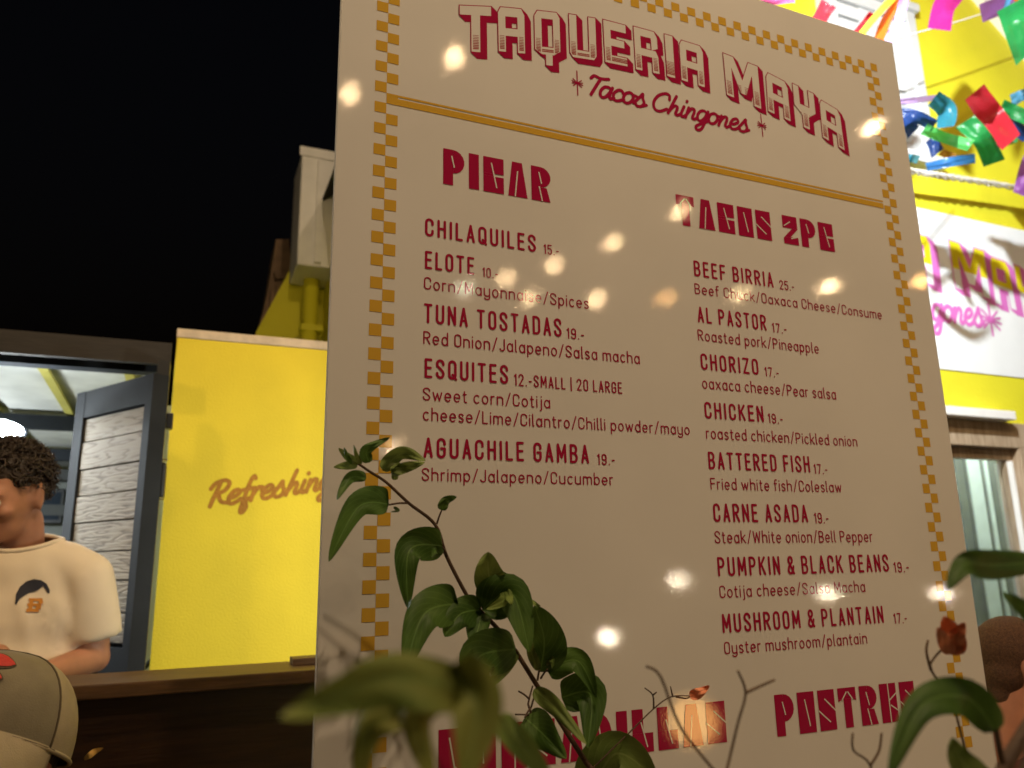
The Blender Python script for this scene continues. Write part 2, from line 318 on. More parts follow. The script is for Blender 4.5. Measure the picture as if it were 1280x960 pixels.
LOW = {
 'a': (w, [bowl, [(w, h), (w, 0)]]), 'b': (w, [[(0, 1.05), (0, 0)], bowl]), 'c': (w * .9, [arc(q, h / 2, q, h / 2, 50, 310, 14)]),
 'd': (w, [bowl, [(w, 1.05), (w, 0)]]), 'e': (w, [[(0, h * .5), (w, h * .5)] + arc(q, h / 2, q, h / 2, 0, 310, 16)]),
 'f': (.24, [[(.24, 1.03), (.18, 1.05)] + arc(.18, .95, .1, .1, 90, 180, 4) + [(.08, 0)], [(0, h), (.22, h)]]),
 'g': (w, [bowl, [(w, h), (w, -.12)] + arc(q, -.12, q, .18, 0, -160, 8)]),
 'h': (w, [[(0, 1.05), (0, 0)], [(0, h * .6)] + arc(q, h - q, q, q, 180, 0) + [(w, 0)]]),
 'i': (0, [[(0, h), (0, 0)], [(0, .93), (0, .95)]]), 'j': (.1, [[(.1, h), (.1, -.15)] + arc(0, -.15, .1, .13, 0, -90, 4), [(.1, .93), (.1, .95)]]),
 'k': (w * .9, [[(0, 1.05), (0, 0)], [(w * .9, h), (0, .28)], [(.12, .36), (w * .95, 0)]]), 'l': (.06, [[(0, 1.05), (0, .06), (.06, 0)]]),
 'm': (.62, [[(0, h), (0, 0)], [(0, h * .6)] + arc(.155, h - .155, .155, .155, 180, 0) + [(.31, 0)], [(.31, h * .6)] + arc(.465, h - .155, .155, .155, 180, 0) + [(.62, 0)]]),
 'n': (w, [[(0, h), (0, 0)], [(0, h * .6)] + arc(q, h - q, q, q, 180, 0) + [(w, 0)]]), 'o': (w, [bowl]),
 'p': (w, [[(0, h), (0, -.32)], bowl]), 'q': (w, [[(w, h), (w, -.32)], bowl]),
 'r': (.2, [[(0, h), (0, 0)], [(0, h * .55)] + arc(.17, h - .17, .17, .17, 180, 80, 5)]),
 's': (w * .8, [[(.28, h * .82)] + arc(.15, h - .15, .14, .15, 30, 180, 7) + [(.06, h * .58), (.24, h * .42), (.3, .17)] + arc(.15, .15, .15, .15, 0, -150, 7)]),
 't': (.22, [[(.08, .92), (.08, .12)] + arc(.18, .12, .1, .12, 180, 270, 4) + [(.22, 0)], [(0, h), (.2, h)]]),
 'u': (w, [[(0, h)] + arc(q, q, q, q, 180, 360) + [(w, h)], [(w, h), (w, 0)]]), 'v': (w, [[(0, h), (q, 0), (w, h)]]),
 'w': (.56, [[(0, h), (.14, 0), (.28, h * .9), (.42, 0), (.56, h)]]), 'x': (w, [[(0, 0), (w, h)], [(0, h), (w, 0)]]),
 'y': (w, [[(0, h), (0, q)] + arc(q, q, q, q, 180, 360) + [(w, h)], [(w, h), (w, -.12)] + arc(q, -.12, q, .18, 0, -160, 8)]), 'z': (w, [[(0, h), (w, h), (0, 0), (w, 0)]]),
}
GLY = dict(CAPS); GLY.update(LOW)
SCR = {
 'a': (.47, [[(.38, .40), (.27, .5), (.12, .47), (.02, .27), (.05, .06), (.16, 0), (.28, .12), (.38, .42)], [(.40, .52), (.36, .15), (.42, .01), (.53, .1)]]),
 'c': (.38, [[(.35, .38), (.27, .5), (.13, .47), (.02, .27), (.06, .05), (.2, 0), (.42, .12)]]),
 'o': (.43, [[(.2, .51), (.06, .42), (.01, .2), (.11, .01), (.27, .05), (.36, .27), (.3, .46), (.18, .51)], [(.3, .44), (.48, .40)]]),
 's': (.40, [[(-.02, .08), (.16, .42), (.24, .58), (.27, .4), (.36, .18), (.28, .01), (.12, -.01), (.05, .1)], [(.30, .02), (.46, .12)]]),
 'h': (.50, [[(.05, 0), (.16, .6), (.24, 1.0)], [(.08, .14), (.22, .44), (.34, .46), (.36, .3), (.33, .08), (.4, 0), (.52, .1)]]),
 'i': (.22, [[(.1, .48), (.05, .14), (.11, 0), (.24, .1)], [(.17, .74), (.18, .77)]]),
 'n': (.45, [[(.07, .48), (.02, 0)], [(.04, .16), (.17, .45), (.29, .46), (.31, .3), (.28, .08), (.35, 0), (.47, .1)]]),
 'g': (.46, [[(.38, .40), (.27, .5), (.12, .47), (.02, .27), (.05, .06), (.16, 0), (.28, .12), (.38, .42)], [(.40, .52), (.33, -.15), (.22, -.42), (.07, -.42), (.05, -.28), (.22, -.12), (.5, .1)]]),
 'e': (.38, [[(.04, .2), (.22, .26), (.33, .39), (.24, .51), (.1, .43), (.02, .2), (.1, .01), (.24, 0), (.42, .13)]]),
 'T': (.44, [[(.02, .84), (.12, 1.0), (.36, .93), (.64, 1.0)], [(.36, .93), (.24, .4), (.16, 0)]]),
 'C': (.60, [[(.60, .72), (.57, .94), (.41, 1), (.16, .8), (.04, .4), (.13, .06), (.34, 0), (.58, .2)]]),
 'R': (.66, [[(.02, .72), (.14, .93), (.42, 1.0), (.58, .84), (.48, .58), (.2, .46)], [(.28, .9), (.2, .4), (.14, 0)], [(.3, .48), (.46, .14), (.72, .04)]]),
 'f': (.36, [[(.36, .9), (.29, 1.0), (.2, .7), (.12, -.3), (.2, -.44), (.28, -.25), (.22, .04), (.38, .12)], [(.02, .48), (.36, .52)]]),
 'r': (.33, [[(.06, .48), (.02, 0)], [(.05, .22), (.16, .46), (.30, .47), (.31, .34)]]),
 ' ': (.26, []),
}
class Plane:
    """a flat drawing surface: o + u*U + v*V, lifted by N"""
    def __init__(s, o, U, V, N): s.o, s.U, s.V, s.N = Vector(o), Vector(U), Vector(V), Vector(N)
    def p(s, u, v, d): return s.o + s.U * u + s.V * v + s.N * d
class Ink:
    """collects flat shapes on a plane; every stroke sits a hair above the one before so none are coplanar"""
    def __init__(s, plane, base=0.0006, step=0.00003): s.pl = plane; s.mb = MB(); s.d = base; s.step = step; s.k = 0
    def lift(s):
        s.k += 1; return s.d + s.step * (s.k % 9)
    def poly(s, pts, m=0, d=None):
        d = s.lift() if d is None else d
        area = sum(pts[i][0] * pts[(i + 1) % len(pts)][1] - pts[(i + 1) % len(pts)][0] * pts[i][1] for i in range(len(pts)))
        if area < 0: pts = pts[::-1]
        s.mb.add([s.pl.p(a, b, d) for a, b in pts], [tuple(range(len(pts)))], m)
    def stroke(s, pts, t, m=0, d=None, ends=True, t_end=None):
        P = [Vector((a, b)) for a, b in pts]; Q = [P[0]]
        for a in P[1:]:
            if (a - Q[-1]).length > 1e-5: Q.append(a)
        if len(Q) < 2: return
        # split at sharp corners
        runs = [[Q[0]]]
        for i in range(1, len(Q)):
            runs[-1].append(Q[i])
            if i < len(Q) - 1 and (Q[i] - Q[i - 1]).normalized().dot((Q[i + 1] - Q[i]).normalized()) < 0.25: runs.append([Q[i]])
        for run in runs:
            dd = s.lift() if d is None else d; k = len(run); vs_ = []
            for i, p in enumerate(run):
                a = (run[i] - run[i - 1]).normalized() if i else None; b = (run[i + 1] - run[i]).normalized() if i < k - 1 else None
                tt = a + b if (a is not None and b is not None) else (a if b is None else b); tt = tt.normalized()
                c = tt.dot(b if b is not None else a); n = Vector((-tt.y, tt.x)) * (t / 2 / max(c, .6))
                vs_ += [p + n, p - n]
            fs = [(2 * i, 2 * i + 1, 2 * i + 3, 2 * i + 2) for i in range(k - 1)]
            if ends:
                for e, o2 in ((0, 1), (k - 1, k - 2)):
                    dr = (run[e] - run[o2]).normalized(); nn = Vector((-dr.y, dr.x)); b0 = len(vs_)
                    vs_ += [run[e] + (nn * math.cos(R(x)) + dr * math.sin(R(x))) * t / 2 for x in range(0, 181, 30)]
                    fs.append(tuple(range(b0, b0 + 7))[::-1])
            nv = len(vs_); cl = s.step * .9 if d is None else 0
            zz_ = [dd + cl * min(1, (i // 2) / k) for i in range(2 * k)] + ([dd] * 7 + [dd + cl * (k - 1) / k] * 7 if ends else [])
            s.mb.add([s.pl.p(v.x, v.y, z_) for v, z_ in zip(vs_, zz_)], fs, m)
    def text(s, txt, u0, u1, v0, cap, t, gap=.16, m=0, v1=None):
        """uniform stroke lettering from u0 to u1, baseline v0 (to v1), stroke t (fraction of cap)"""
        adv = [GLY[c][0] + t + gap if c != ' ' else gap + .16 for c in txt]
        tot = sum(adv) - gap; sx = (u1 - u0) / tot; x = 0; v1 = v0 if v1 is None else v1
        for c, a in zip(txt, adv):
            for st in GLY[c][1]:
                s.stroke([(u0 + (x + t / 2 + px) * sx, v0 + (v1 - v0) * (x + px) / tot + (t / 2 + py * (1 - t)) * cap) for px, py in st], t * cap * min(1, .35 + .65 * sx / cap), m)
            x += a
    def script(s, txt, u0, u1, v0, cap, t, m=0, v1=None, slant=.2, lc=1.15):
        adv = [SCR[c][0] for c in txt]; tot = sum(adv); sx = (u1 - u0) / tot; x = 0; v1 = v0 if v1 is None else v1
        for c, a in zip(txt, adv):
            k = 1 if c.isupper() or c in 'hf' else lc
            for st in SCR[c][1]:
                pts = [(p.x, p.y) for p in catmull([Vector((px, py, 0)) for px, py in st], 5)] if len(st) > 2 else st
                s.stroke([(u0 + (x + px + slant * py * k) * sx, v0 + (v1 - v0) * (x + px) / tot + py * k * cap) for px, py in pts], t * cap, m)
            x += a
    def build(s, name, mats, parent): return s.mb.build(name, mats, parent)
# solid display letters with hairline slits: outlines (unit box) and slits
def Dround(x0, x1, y0, y1, n=9): 
    rx = (x1 - x0); ry = (y1 - y0) / 2; return [(x0 + rx * math.cos(R(90 - 180 * i / n)), (y0 + y1) / 2 + ry * math.sin(R(90 - 180 * i / n))) for i in range(n + 1)]
DISP = {
 'P': (.56, [[(0, 0), (.26, 0), (.26, 1), (0, 1)], Dround(.262, .56, .34, 1)], [[(.22, .82), (.29, .5)]]),
 'I': (.27, [[(0, 0), (.27, 0), (.27, 1), (0, 1)]], []),
 'C': (.56, [[(0, 0), (.56, 0), (.56, .46), (0, .46)], [(0, .462), (.30, .462), (.30, .538), (0, .538)], [(0, .54), (.56, .54), (.56, 1), (0, 1)]], [[(.22, .84), (.36, .14)]]),
 'A': (.54, [[(0, 0), (.54, 0), (.40, 1), (.12, 1)]], [[(.27, .74), (.19, 0)]]),
 'R': (.56, [[(0, 0), (.26, 0), (.26, 1), (0, 1)], Dround(.262, .56, .40, 1), [(.262, .398), (.44, .398), (.54, 0), (.262, 0)]], [[(.22, .84), (.29, .5)], [(.22, .42), (.30, 0)]]),
 'T': (.58, [[(.17, 0), (.42, 0), (.42, .72), (.17, .72)], [(0, .722), (.58, .722), (.58, 1), (0, 1)], [(0, .66), (0.165, .72), (0, .72)], [(.58, .66), (.425, .72), (.58, .72)]], [[(.28, .90), (.12, .70)], [(.32, .90), (.46, .70)]]),
 'O': (.52, [[(0, 0), (.52, 0), (.52, 1), (0, 1)]], [[(.22, .82), (.33, .16)]]),
 'S': (.52, [[(0, 0), (.52, 0), (.52, 1), (0, 1)]], [[(.2, .78), (.53, .46)], [(-.01, .5), (.33, .2)]]),
 '2': (.54, [[(0, .56), (.16, .56), (.54, .56), (.54, 1), (0, 1)], [(0, .2), (.33, .558), (.54, .558), (.26, .26)], [(0, .0), (.54, 0), (.54, .27), (.25, .257), (0, .198)]], [[(.04, .62), (.28, .80)], [(.54, .30), (.26, .2)]]),
 'E': (.56, [[(0, 0), (.56, 0), (.56, 1), (0, 1)]], [[(.29, 1.0), (.29, 0)], [(.29, .56), (.56, .74)], [(.33, .44), (.57, .28)]]),
 'Q': (.54, [[(0, 0), (.54, 0), (.54, 1), (0, 1)]], [[(.22, .82), (.33, .16)], [(.33, .2), (.54, 0)]]),
 'U': (.54, [[(0, 0), (.54, 0), (.54, 1), (0, 1)]], [[(.27, 1), (.27, .2)]]),
 'D': (.56, [[(0, 0), (.26, 0), (.26, 1), (0, 1)], Dround(.262, .56, 0, 1)], [[(.24, .84), (.32, .14)]]),
 'L': (.52, [[(0, 0), (.52, 0), (.52, .44), (0, .44)], [(0, .442), (.28, .442), (.28, 1), (0, 1)]], [[(.22, .7), (.36, .12)]]),
 ' ': (.2, [], []),
}
def display(ink, txt, u0, u1, v0, cap, gap=.12):
    tot = sum(DISP[c][0] + gap for c in txt) - gap; sx = (u1 - u0) / tot; x = 0
    for c in txt:
        a, polys, slits = DISP[c]
        for p in polys: ink.poly([(u0 + (x + px) * sx, v0 + py * cap) for px, py in p], 0)
        for sl in slits: ink.stroke([(u0 + (x + px) * sx, v0 + py * cap) for px, py in sl], .036 * cap, 1, d=ink.d + .00045 + ink.step * (ink.k % 5), ends=False); ink.k += 1
        x += a + gap
# outlined block letters with a drop side: strokes as convex quads in a unit box
BLK = {
 'T': [[(0, .80), (1, .80), (1, 1), (0, 1)], [(.36, 0), (.64, 0), (.64, .80), (.36, .80)]],
 'A': [[(0, 0), (.27, 0), (.27, 1), (.1, 1), (0, .88)], [(.27, .80), (.73, .80), (.73, 1), (.27, 1)], [(.73, 0), (1, 0), (1, .86), (.88, 1), (.73, 1)], [(.27, .36), (.73, .36), (.73, .53), (.27, .53)]],
 'Q': [[(0, .1), (.27, 0), (.27, 1), (.12, 1), (0, .88)], [(.27, .83), (.73, .83), (.73, 1), (.27, 1)], [(.73, 0), (1, .1), (1, .88), (.88, 1), (.73, 1)], [(.27, 0), (.73, 0), (.73, .17), (.27, .17)], [(.42, -.24), (.68, -.24), (.68, 0), (.42, 0)]],
 'U': [[(0, .1), (.1, 0), (.27, 0), (.27, 1), (0, 1)], [(.27, 0), (.73, 0), (.73, .18), (.27, .18)], [(.73, 0), (.9, 0), (1, .1), (1, 1), (.73, 1)]],
 'E': [[(0, 0), (.3, 0), (.3, 1), (0, 1)], [(.3, .80), (1, .80), (1, 1), (.3, 1)], [(.3, .42), (.9, .42), (.9, .59), (.3, .59)], [(.3, 0), (1, 0), (1, .19), (.3, .19)]],
 'R': [[(0, 0), (.27, 0), (.27, 1), (0, 1)], [(.27, .82), (.73, .82), (.73, 1), (.27, 1)], [(.73, .53), (1, .60), (1, .86), (.88, 1), (.73, 1)], [(.27, .36), (.73, .36), (.73, .53), (.27, .53)], [(.73, 0), (1, 0), (1, .40), (.9, .53), (.73, .53)]],
 'I': [[(0, 0), (1, 0), (1, 1), (0, 1)]],
 'M': [[(0, 0), (.2, 0), (.2, 1), (0, 1)], [(.2, .72), (.42, .18), (.5, .18), (.5, .50), (.28, 1), (.2, 1)], [(.5, .18), (.58, .18), (.8, .72), (.8, 1), (.72, 1), (.5, .5)], [(.8, 0), (1, 0), (1, 1), (.8, 1)]],
 'Y': [[(0, .48), (.27, .40), (.27, 1), (0, 1)], [(.73, .40), (1, .48), (1, 1), (.73, 1)], [(.27, .40), (.73, .40), (.73, .56), (.27, .56)], [(.36, 0), (.64, 0), (.64, .40), (.36, .40)], [(0, .48), (.36, .30), (.36, .40), (.27, .40)], [(.64, .30), (1, .48), (.73, .40), (.64, .40)]],
}
def block(ink, ch, quad, drop, e, d0, mats, split=.36, hatch=True):
    """quad: TL TR BL BR in plane units; drop: offset of the side; e: outline; mats: side, face-low, face-top, hatch"""
    TL, TR, BL, BR = [Vector(a) for a in quad]
    def wp(x, y):
        a = TL.lerp(TR, x); b = BL.lerp(BR, x); return b.lerp(a, y)
    cx = lambda P: sum((Vector(p) for p in P), Vector((0, 0))) / len(P)
    polys = [[wp(x, y) for x, y in P] for P in BLK[ch]]
    def grow(P, e):
        c = cx(P); out = []; n = len(P)
        ar = sum(P[i].x * P[(i + 1) % n].y - P[(i + 1) % n].x * P[i].y for i in range(n)); sg = 1 if ar > 0 else -1
        for i in range(n):
            a = (P[i] - P[i - 1]).normalized(); b = (P[(i + 1) % n] - P[i]).normalized()
            na = Vector((a.y, -a.x)) * sg; nb = Vector((b.y, -b.x)) * sg
            m = (na + nb); m = m / max(m.length_squared / 2, .5); out.append(P[i] + m * e)
        return out
    N = 9; k = 0
    for i in range(N, 0, -1):
        off = Vector(drop) * (i / N)
        for P in polys: ink.poly([tuple(p + off) for p in grow(P, e)], mats[0], d=d0 + (N - i) * .00004 + (k % 7) * .000005); k += 1
    for P in polys: ink.poly([tuple(p) for p in grow(P, e)], mats[0], d=d0 + N * .00004 + .00004 + (k % 7) * .000005); k += 1
    dt = d0 + N * .00004 + .0001
    for P in polys: ink.poly([tuple(p) for p in P], mats[1], d=dt + (k % 7) * .000006); k += 1
    def clipy(U, lo, hi):
        for lim, s in ((lo, 1), (hi, -1)):
            out = []
            for i in range(len(U)):
                a, b = U[i - 1], U[i]; ia, ib = (a[1] - lim) * s >= 0, (b[1] - lim) * s >= 0
                if ia != ib:
                    t = (lim - a[1]) / (b[1] - a[1]); out.append((a[0] + (b[0] - a[0]) * t, lim))
                if ib: out.append(b)
            U = out
            if len(U) < 3: return []
        return U
    if hatch:
        for i in range(9):
            y1 = split - i * (split - .05) / 9; th = (.012 + .0022 * i)
            for P in BLK[ch]:
                c = cx(P); Q = [(c[0] + (x - c[0]) * .66, y) for x, y in P] if max(x for x, _ in P) - min(x for x, _ in P) < .4 else P
                U = clipy(Q, y1 - th, y1)
                if U and (max(y for _, y in P) - y1 > .03) and (y1 - th - min(y for _, y in P) > .03 or min(y for _, y in P) > .02 and False or y1 > .04): ink.poly([tuple(wp(x, y)) for x, y in U], mats[3], d=dt + .00006 + (k % 7) * .000006); k += 1
    else:
        for P in BLK[ch]:
            U = clipy(P, split, 2)
            if U: ink.poly([tuple(wp(x, y)) for x, y in U], mats[2], d=dt + .00008 + (k % 7) * .000006); k += 1
# ---------------------------------------------------------------- ground
g = obj('ground', [(-60, -40, 0), (60, -40, 0), (60, 90, 0), (-60, 90, 0)], [(0, 1, 2, 3)], M_ground); tag(g, kind='structure')
# ---------------------------------------------------------------- the menu board
YB = 1.02395875
B0, B1, BT = 0.1627, 1.3395, 2.501
board = thing('menu_board', 'tall white menu board with crimson dish list and ochre checker border', 'menu board', ((B0 + B1) / 2, YB + .005, 0))
t = MB(); t.box((B0, YB, 0.0), (B1, YB + .012, BT), bev=.0012); t.build('panel', M_board, board)
PB = Plane((0, YB, 0), (1, 0, 0), (0, 0, 1), (0, -1, 0))
def pb(x, y):
    p = at(x, y, YB); return (p.x, p.z)
S = .01739; SX = .01772
LX = (.2258, .2436); RX = (1.2565, 1.2742)
def sq(ink, cx, cz): ink.poly([(cx - SX / 2, cz - S / 2), (cx + SX / 2, cz - S / 2), (cx + SX / 2, cz + S / 2), (cx - SX / 2, cz + S / 2)], d=.0005)
zi = [1.4088 - .03478 * i for i in range(-29, 36)]
inkl, inkr, inkt = Ink(PB), Ink(PB), Ink(PB)
for z in zi:
    if z < .25: continue
    for cxx, zz in ((LX[1], z), (LX[0], z + S)):
        if zz < 2.37: sq(inkl, cxx, zz)
    for cxx, zz in ((RX[1], z + .008), (RX[0], z + .008 - S)):
        if zz < 2.392: sq(inkr, cxx, zz)
k = 0
while 1.2742 - k * .03548 > .22:
    sq(inkt, 1.2726 - k * .03548, 2.4232); sq(inkt, 1.2548 - k * .03548, 2.4052); k += 1
for q_ in (inkl, inkr, inkt): q_.build('checker_border', M_gold, board)
ink = Ink(PB, .0006)
ink.poly([(.237, 2.1095), (1.2455, 2.1095), (1.2455, 2.1128), (.237, 2.1128)]); ink.poly([(.237, 2.0955), (1.2455, 2.0955), (1.2455, 2.1065), (.237, 2.1065)])
ink.build('double_rule', M_gold, board)
# shop name in outlined letters
z1 = lambda x, y: pb(560 + x / 6.4, y / 6.4); z2 = lambda x, y: pb(740 + x / 8, 20 + y / 8); z3 = lambda x, y: pb(880 + x / 6.4, 50 + y / 6.4)
ink = Ink(PB)
LOGO = [('T', z1, (92, 47, 342, 58, 96, 408, 346, 428)), ('A', z1, (397, 58, 607, 78, 405, 412, 615, 432)), ('Q', z1, (688, 85, 888, 108, 696, 430, 898, 452)), ('U', z1, (965, 115, 1175, 150, 977, 455, 1187, 488)),
        ('E', z2, (108, 40, 330, 98, 132, 462, 352, 508)), ('R', z2, (412, 108, 640, 170, 438, 535, 672, 584)), ('I', z2, (722, 185, 800, 208, 750, 603, 828, 624)), ('A', z2, (868, 240, 1100, 312, 893, 642, 1124, 715)),
        ('M', z3, (150, 108, 425, 215, 182, 440, 455, 553)), ('A', z3, (492, 258, 660, 345, 512, 570, 690, 652)), ('Y', z3, (705, 350, 872, 432, 735, 672, 905, 745)), ('A', z3, (920, 475, 1080, 572, 948, 778, 1122, 885))]
for i, (ch, f, Q) in enumerate(LOGO):
    block(ink, ch, [f(Q[0], Q[1]), f(Q[2], Q[3]), f(Q[4], Q[5]), f(Q[6], Q[7])], (.0105, -.0085), .0017, .0006, (0, 1, 1, 2))
ink.build('shop_name', [M_red, M_board, M_hatch], board)
ink = Ink(PB)
a = pb(733, 117); b = pb(934, 165.5)
ink.script('Tacos Chingones', a[0], b[0], a[1], a[1] - pb(733, 142)[1], .155, v1=b[1])
def star(ink, c, rw, rh, t, m=0):
    ink.stroke([(c[0], c[1] - rh), (c[0], c[1] + rh)], t, m); 
    for an in (12, 40, -12, -40): 
        ux, uz = math.cos(R(an)) * rw, math.sin(R(an)) * rw; ink.stroke([(c[0] - ux, c[1] - uz), (c[0] + ux, c[1] + uz)], t * .75, m)
ink.build('script_line', M_red, board)
for px_, py_ in ((721.5, 104), (952, 157)): ink = Ink(PB); star(ink, pb(px_, py_), .0105, .023, .0022); ink.build('star_mark', M_red, board)
# section headings
def heading(txt, l, rr, top, base):
    i = Ink(PB); display(i, txt, l, rr, base, top - base); i.build('section_heading', [M_red, M_board], board)
c1 = lambda x, y: pb(540 + x / 8, 175 + y / 8); c2 = lambda x, y: pb(830 + x / 5.565, 230 + y / 5.57); c3 = lambda x, y: pb(950 + x / 6.095, 840 + y / 6.1); c4 = lambda x, y: pb(540 + x / 3.368, 840 + y / 3.368)
print('heads', c1(112, 82), c1(115, 440), c1(1185, 630), c2(75, 70), c2(820, 212), c2(1190, 478), c2(1080, 465), c3(105, 175), c3(130, 495), c3(1180, 80), c3(1195, 380), c4(1240, 298), c4(1230, 120), c4(663, 368), c4(770, 255), c4(210, 215))
heading('PICAR', c1(112, 82)[0], c1(1190, 600)[0], c1(112, 82)[1], c1(115, 440)[1])
heading('TACOS 2PC', c2(78, 70)[0], c2(1188, 470)[0], c2(75, 70)[1], c2(1190, 476)[1])
heading('POSTRES', c3(115, 300)[0], c3(1192, 300)[0], c3(105, 175)[1], c3(130, 495)[1])
qr = c4(1236, 220)[0]; qd = c4(662, 368)[0]; qb = c4(663, 368)[1]; qt = c4(1230, 120)[1]
wD = sum(DISP[c][0] + .12 for c in 'DILLAS') - .12; wQ = sum(DISP[c][0] + .12 for c in 'QUESADILLAS') - .12
heading('QUESADILLAS', qr - (qr - qd) * wQ / wD, qr, qt, qb)
# dishes: heading strokes, price, description
r3 = lambda x, y: pb(500 + x / 3.3684, 260 + y / 3.3684); r6 = lambda x, y: pb(380 + x / 3.2, 520 + y / 3.2)
r4 = lambda x, y: pb(840 + x / 3.7647, 300 + y / 3.7647); r5 = lambda x, y: pb(840 + x / 3.3684, 540 + y / 3.3684)
D = []  # name, f, x0, x1, base0, base1, top0, kind
def line(kind, txt, f, x0, x1, b0, b1, top):
    u0 = f(x0, b0)[0]; u1 = f(x1, b1)[0]; v = (f(x0, b0)[1] + f(x1, b1)[1]) / 2; cap = f(x0, top)[1] - f(x0, b0)[1]
    i = Ink(PB)
    if kind == 'dish': i.text(txt, u0, u1, v, cap, .15, .24); i.build('dish_name', M_text, board)
    elif kind == 'price': i.text(txt, u0, u1, v, cap, .13, .2); i.build('price', M_text, board)
    else: i.text(txt, u0, u1, v, cap, .105, .13); i.build('dish_description', M_text, board)
    return v, cap
for a in [('dish', 'CHILAQUILES', r3, 105, 572, 120, 187, 42), ('price', '15.-', r3, 605, 668, 196, 202, 153),
    ('dish', 'ELOTE', r3, 105, 312, 258, 283, 180), ('price', '10.-', r3, 347, 412, 292, 299, 250), ('desc', 'Corn/Mayonnaise/Spices', r3, 100, 795, 345, 424, 292),
    ('dish', 'TUNA TOSTADAS', r3, 100, 680, 487, 543, 402), ('price', '19.-', r3, 702, 775, 551, 556, 505), ('desc', 'Red Onion/Jalapeno/Salsa macha', r3, 97, 1010, 573, 658, 518),
    ('dish', 'ESQUITES', r3, 103, 455, 717, 742, 632), ('price', '12.-SMALL | 20 LARGE', r3, 480, 935, 750, 782, 698), ('desc', 'Sweet corn/Cotija', r3, 95, 633, 810, 845, 755), ('desc', 'cheese/Lime/Cilantro/Chilli powder/mayo', r3, 95, 1220, 903, 950, 848),
    ('dish', 'AGUACHILE GAMBA', r6, 478, 1140, 168, 192, 84), ('price', '19.-', r6, 1173, 1243, 195, 198, 150), ('desc', 'Shrimp/Jalapeno/Cucumber', r6, 470, 1237, 257, 280, 205),
    ('dish', 'BEEF BIRRIA', r4, 105, 478, 172, 225, 97), ('price', '25.-', r4, 507, 575, 233, 242, 189), ('desc', 'Beef Chuck/Oaxaca Cheese/Consume', r4, 107, 988, 255, 374, 205),
    ('dish', 'AL PASTOR', r4, 122, 445, 390, 427, 313), ('price', '17.-', r4, 472, 540, 436, 443, 390), ('desc', 'Roasted pork/Pineapple', r4, 122, 692, 475, 535, 422),
    ('dish', 'CHORIZO', r4, 137, 408, 612, 636, 533), ('price', '17.-', r4, 437, 503, 642, 648, 597), ('desc', 'oaxaca cheese/Pear salsa', r4, 142, 773, 699, 753, 644),
    ('dish', 'CHICKEN', r4, 155, 432, 840, 859, 760), ('price', '19.-', r4, 453, 522, 862, 867, 815), ('desc', 'roasted chicken/Pickled onion', r4, 160, 873, 933, 976, 878),
    ('dish', 'BATTERED FISH', r5, 155, 582, 156, 174, 80), ('price', '17.-', r5, 598, 655, 176, 180, 133), ('desc', 'Fried white fish/Coleslaw', r5, 162, 715, 240, 258, 190),
    ('dish', 'CARNE ASADA', r5, 176, 573, 378, 384, 297), ('price', '19.-', r5, 600, 660, 385, 386, 339), ('desc', 'Steak/White onion/Bell Pepper', r5, 180, 846, 465, 468, 412),
    ('dish', 'PUMPKIN & BLACK BEANS', r5, 194, 915, 605, 593, 521), ('price', '19.-', r5, 935, 998, 592, 591, 547), ('desc', 'Cotija cheese/Salsa Macha', r5, 200, 815, 693, 680, 640),
    ('dish', 'MUSHROOM & PLANTAIN', r5, 213, 893, 840, 812, 757), ('price', '17.-', r5, 935, 990, 808, 806, 762), ('desc', 'Oyster mushroom/plantain', r5, 220, 823, 930, 897, 877)]:
    line(*a)

# ---------------------------------------------------------------- counter, low front
YC = 1.9
ctr = thing('bar_counter', 'dark brown wooden bar counter in front of the man in the cream shirt', 'counter', (-.3, 2.0, 0))
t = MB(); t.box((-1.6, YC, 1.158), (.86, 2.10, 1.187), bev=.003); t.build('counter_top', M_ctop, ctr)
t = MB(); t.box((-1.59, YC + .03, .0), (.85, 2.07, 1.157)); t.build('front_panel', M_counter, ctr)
a = at(366, 826, 2.0); b = at(397, 816, 2.0)
blk = MB(); blk.box((a.x, 2.0, 1.1875), (b.x + .06, 2.06, 1.203), bev=.002); o = blk.build('wood_block', M_ctop); tag(o, 'short flat wooden block lying at the right end of the bar counter', 'block')
# curled dry leaf stuck on the counter front
a = [at(105, 949, YC + .005), at(112, 944, YC - .012), at(119, 939, YC - .004), at(129, 935, YC - .02)]
vs_ = []
for i, p in enumerate(catmull(a, 4)):
    wd = .006 * math.sin(math.pi * min(1, (i + 1) / 13)) + .0008; vs_ += [p + Vector((-.35, -.2 , .9)) * wd, p + Vector((.1, -.5, 0)) * wd * .8, p - Vector((-.35, .3, .9)) * wd]
o = obj('dry_leaf', vs_, [(3 * i + j, 3 * i + j + 1, 3 * i + j + 4, 3 * i + j + 3) for i in range(len(vs_) // 3 - 1) for j in (0, 1)], mat('dry_leaf_tan', (.55, .33, .09), rough=.7, var=.3, vscale=90), smooth=True)
tag(o, 'small curled tan dry leaf caught on the dark counter front', 'leaf')

